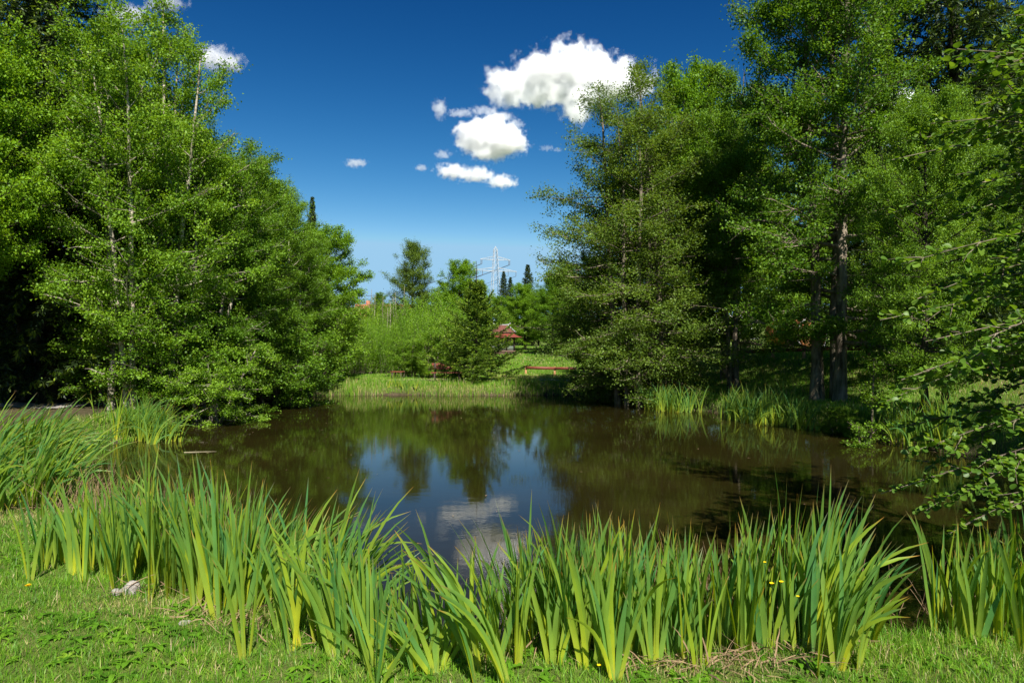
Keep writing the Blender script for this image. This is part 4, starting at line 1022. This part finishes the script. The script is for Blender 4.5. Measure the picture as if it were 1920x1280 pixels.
def cloud(px, py, lobes, label, dens=.22, nscale=1.0, name='cloud', namp=1.5, seed=0):
    """lobes in picture pixels (dx,dy,rx,ry) about (px,py); real cloud 900 m off"""
    D = 900.0; k = D/F
    c = pt(px, py, D)
    ext = np.array([[dx-rx*1.5, dx+rx*1.5, dy-ry*1.5, dy+ry*1.5, rx] for dx, dy, rx, ry in lobes])
    x0, x1 = ext[:, 0].min()*k, ext[:, 1].max()*k; z0, z1 = -ext[:, 3].max()*k, -ext[:, 2].min()*k
    yd = max(r[3] for r in lobes)*k*1.6
    v, q = box((x0+x1)/2, 0, (z0+z1)/2, x1-x0, 2*yd, z1-z0)
    m, nt, out = nmat(name+' vapour')
    co = obj_co(nt)
    best = None
    nscale = nscale*1.25/(float(np.mean([l[3] for l in lobes]))*k)
    for dx, dy, rx, ry in lobes:
        s = nt.nodes.new('ShaderNodeVectorMath'); s.operation = 'SUBTRACT'; nt.links.new(co, s.inputs[0]); s.inputs[1].default_value = (dx*k, 0, -dy*k)
        t = nt.nodes.new('ShaderNodeVectorMath'); t.operation = 'DIVIDE'; nt.links.new(s.outputs[0], t.inputs[0]); t.inputs[1].default_value = (rx*k, ry*k*1.2, ry*k)
        l = nt.nodes.new('ShaderNodeVectorMath'); l.operation = 'LENGTH'; nt.links.new(t.outputs[0], l.inputs[0])
        best = l.outputs['Value'] if best is None else math_(nt, 'SMOOTH_MIN', best, l.outputs['Value'], .3)
    mp = nt.nodes.new('ShaderNodeMapping'); mp.inputs['Location'].default_value = (seed*37, seed*11, 0); nt.links.new(co, mp.inputs[0])
    n = noise(nt, nscale, 9, .66, mp.outputs[0])
    f = math_(nt, 'SUBTRACT', math_(nt, 'MULTIPLY_ADD', math_(nt, 'SUBTRACT', n, .5), namp*2, 1.0), best)
    f = math_(nt, 'MULTIPLY', f, 2.0, clamp=True)
    f = math_(nt, 'POWER', f, 1.4)
    pv = nt.nodes.new('ShaderNodeVolumePrincipled'); pv.inputs['Color'].default_value = (1, 1, 1, 1); pv.inputs['Anisotropy'].default_value = 0.0
    nt.links.new(math_(nt, 'MULTIPLY', f, dens), pv.inputs['Density'])
    nt.links.new(pv.outputs[0], out.inputs['Volume'])
    me = quads(name, v, q, m)
    tag(link(name, me, None, tuple(c)), label, 'cloud', kind='thing')
cloud(1040, 150, [(-80, 10, 48, 34), (-25, -10, 55, 42), (30, -22, 55, 46), (85, -8, 52, 42), (50, 30, 55, 32), (-10, 25, 60, 28), (125, 5, 55, 38), (40, 62, 28, 22)], 'largest white cloud, partly behind the big ash tree', seed=1)
cloud(920, 262, [(-30, -5, 38, 32), (10, -8, 42, 36), (35, 5, 36, 28), (0, 20, 38, 22)], 'middle white cloud below the largest one', seed=2)
cloud(895, 328, [(-45, -6, 34, 15), (-5, 0, 38, 15), (45, 12, 28, 14)], 'thin flat white cloud below the middle one', dens=.16, seed=3)
cloud(905, 212, [(-40, 0, 30, 9), (0, -4, 30, 9), (35, 6, 20, 9)], 'wispy veil of cloud above the middle cloud', dens=.06, seed=4)
cloud(410, 110, [(-10, 0, 40, 22), (18, 6, 30, 18)], 'white cloud peeping out right of the tallest left alder', dens=.07, seed=5)
cloud(270, 20, [(-30, 10, 50, 20), (40, -12, 40, 14)], 'veil of cloud behind the tip of the tallest left alder', dens=.05, seed=6)
cloud(824, 204, [(0, 0, 14, 18)], 'small cloud wisp left of the middle cloud', dens=.05, seed=7)
cloud(667, 306, [(0, 0, 22, 9)], 'tiny cloud wisp in the left part of the open sky', dens=.08, seed=8)
cloud(790, 315, [(0, 0, 12, 7)], 'tiny cloud wisp left of the thin flat cloud', dens=.07, seed=9)
cloud(960, 225, [(-14, -6, 18, 8), (10, 8, 16, 8)], 'ragged wisp between the middle cloud and the largest one', dens=.05, seed=11)
cloud(1035, 278, [(-10, 0, 16, 6), (10, 3, 10, 5)], 'faint wisp right of the middle cloud', dens=.035, seed=12)
cloud(830, 290, [(0, 0, 18, 9)], 'faint wisp left of the middle cloud', dens=.05, seed=13)
cloud(1700, 240, [(-30, -20, 60, 45), (30, 40, 60, 50), (60, -30, 50, 40)], 'white cloud glimpsed through the dark spruce on the right', dens=.2, seed=10)

# ------------------------------------------------------------------ camera and render settings
cam = bpy.data.cameras.new('camera'); co_ = link('camera', cam)
cam.sensor_width = 36; cam.lens = 24.0; cam.clip_end = 5000; cam.clip_start = .05
co_.location = (0, 0, EYE); co_.rotation_euler = (PI/2, 0, 0)
sc.camera = co_
vs = sc.view_settings; vs.view_transform = 'Standard'; vs.look = 'None'; vs.exposure = 0.97; vs.gamma = 1.0
cy = sc.cycles
cy.max_bounces = 14; cy.diffuse_bounces = 3; cy.glossy_bounces = 3; cy.transmission_bounces = 4; cy.volume_bounces = 14; cy.transparent_max_bounces = 8
cy.use_denoising = True
cy.sample_clamp_indirect = 4.0
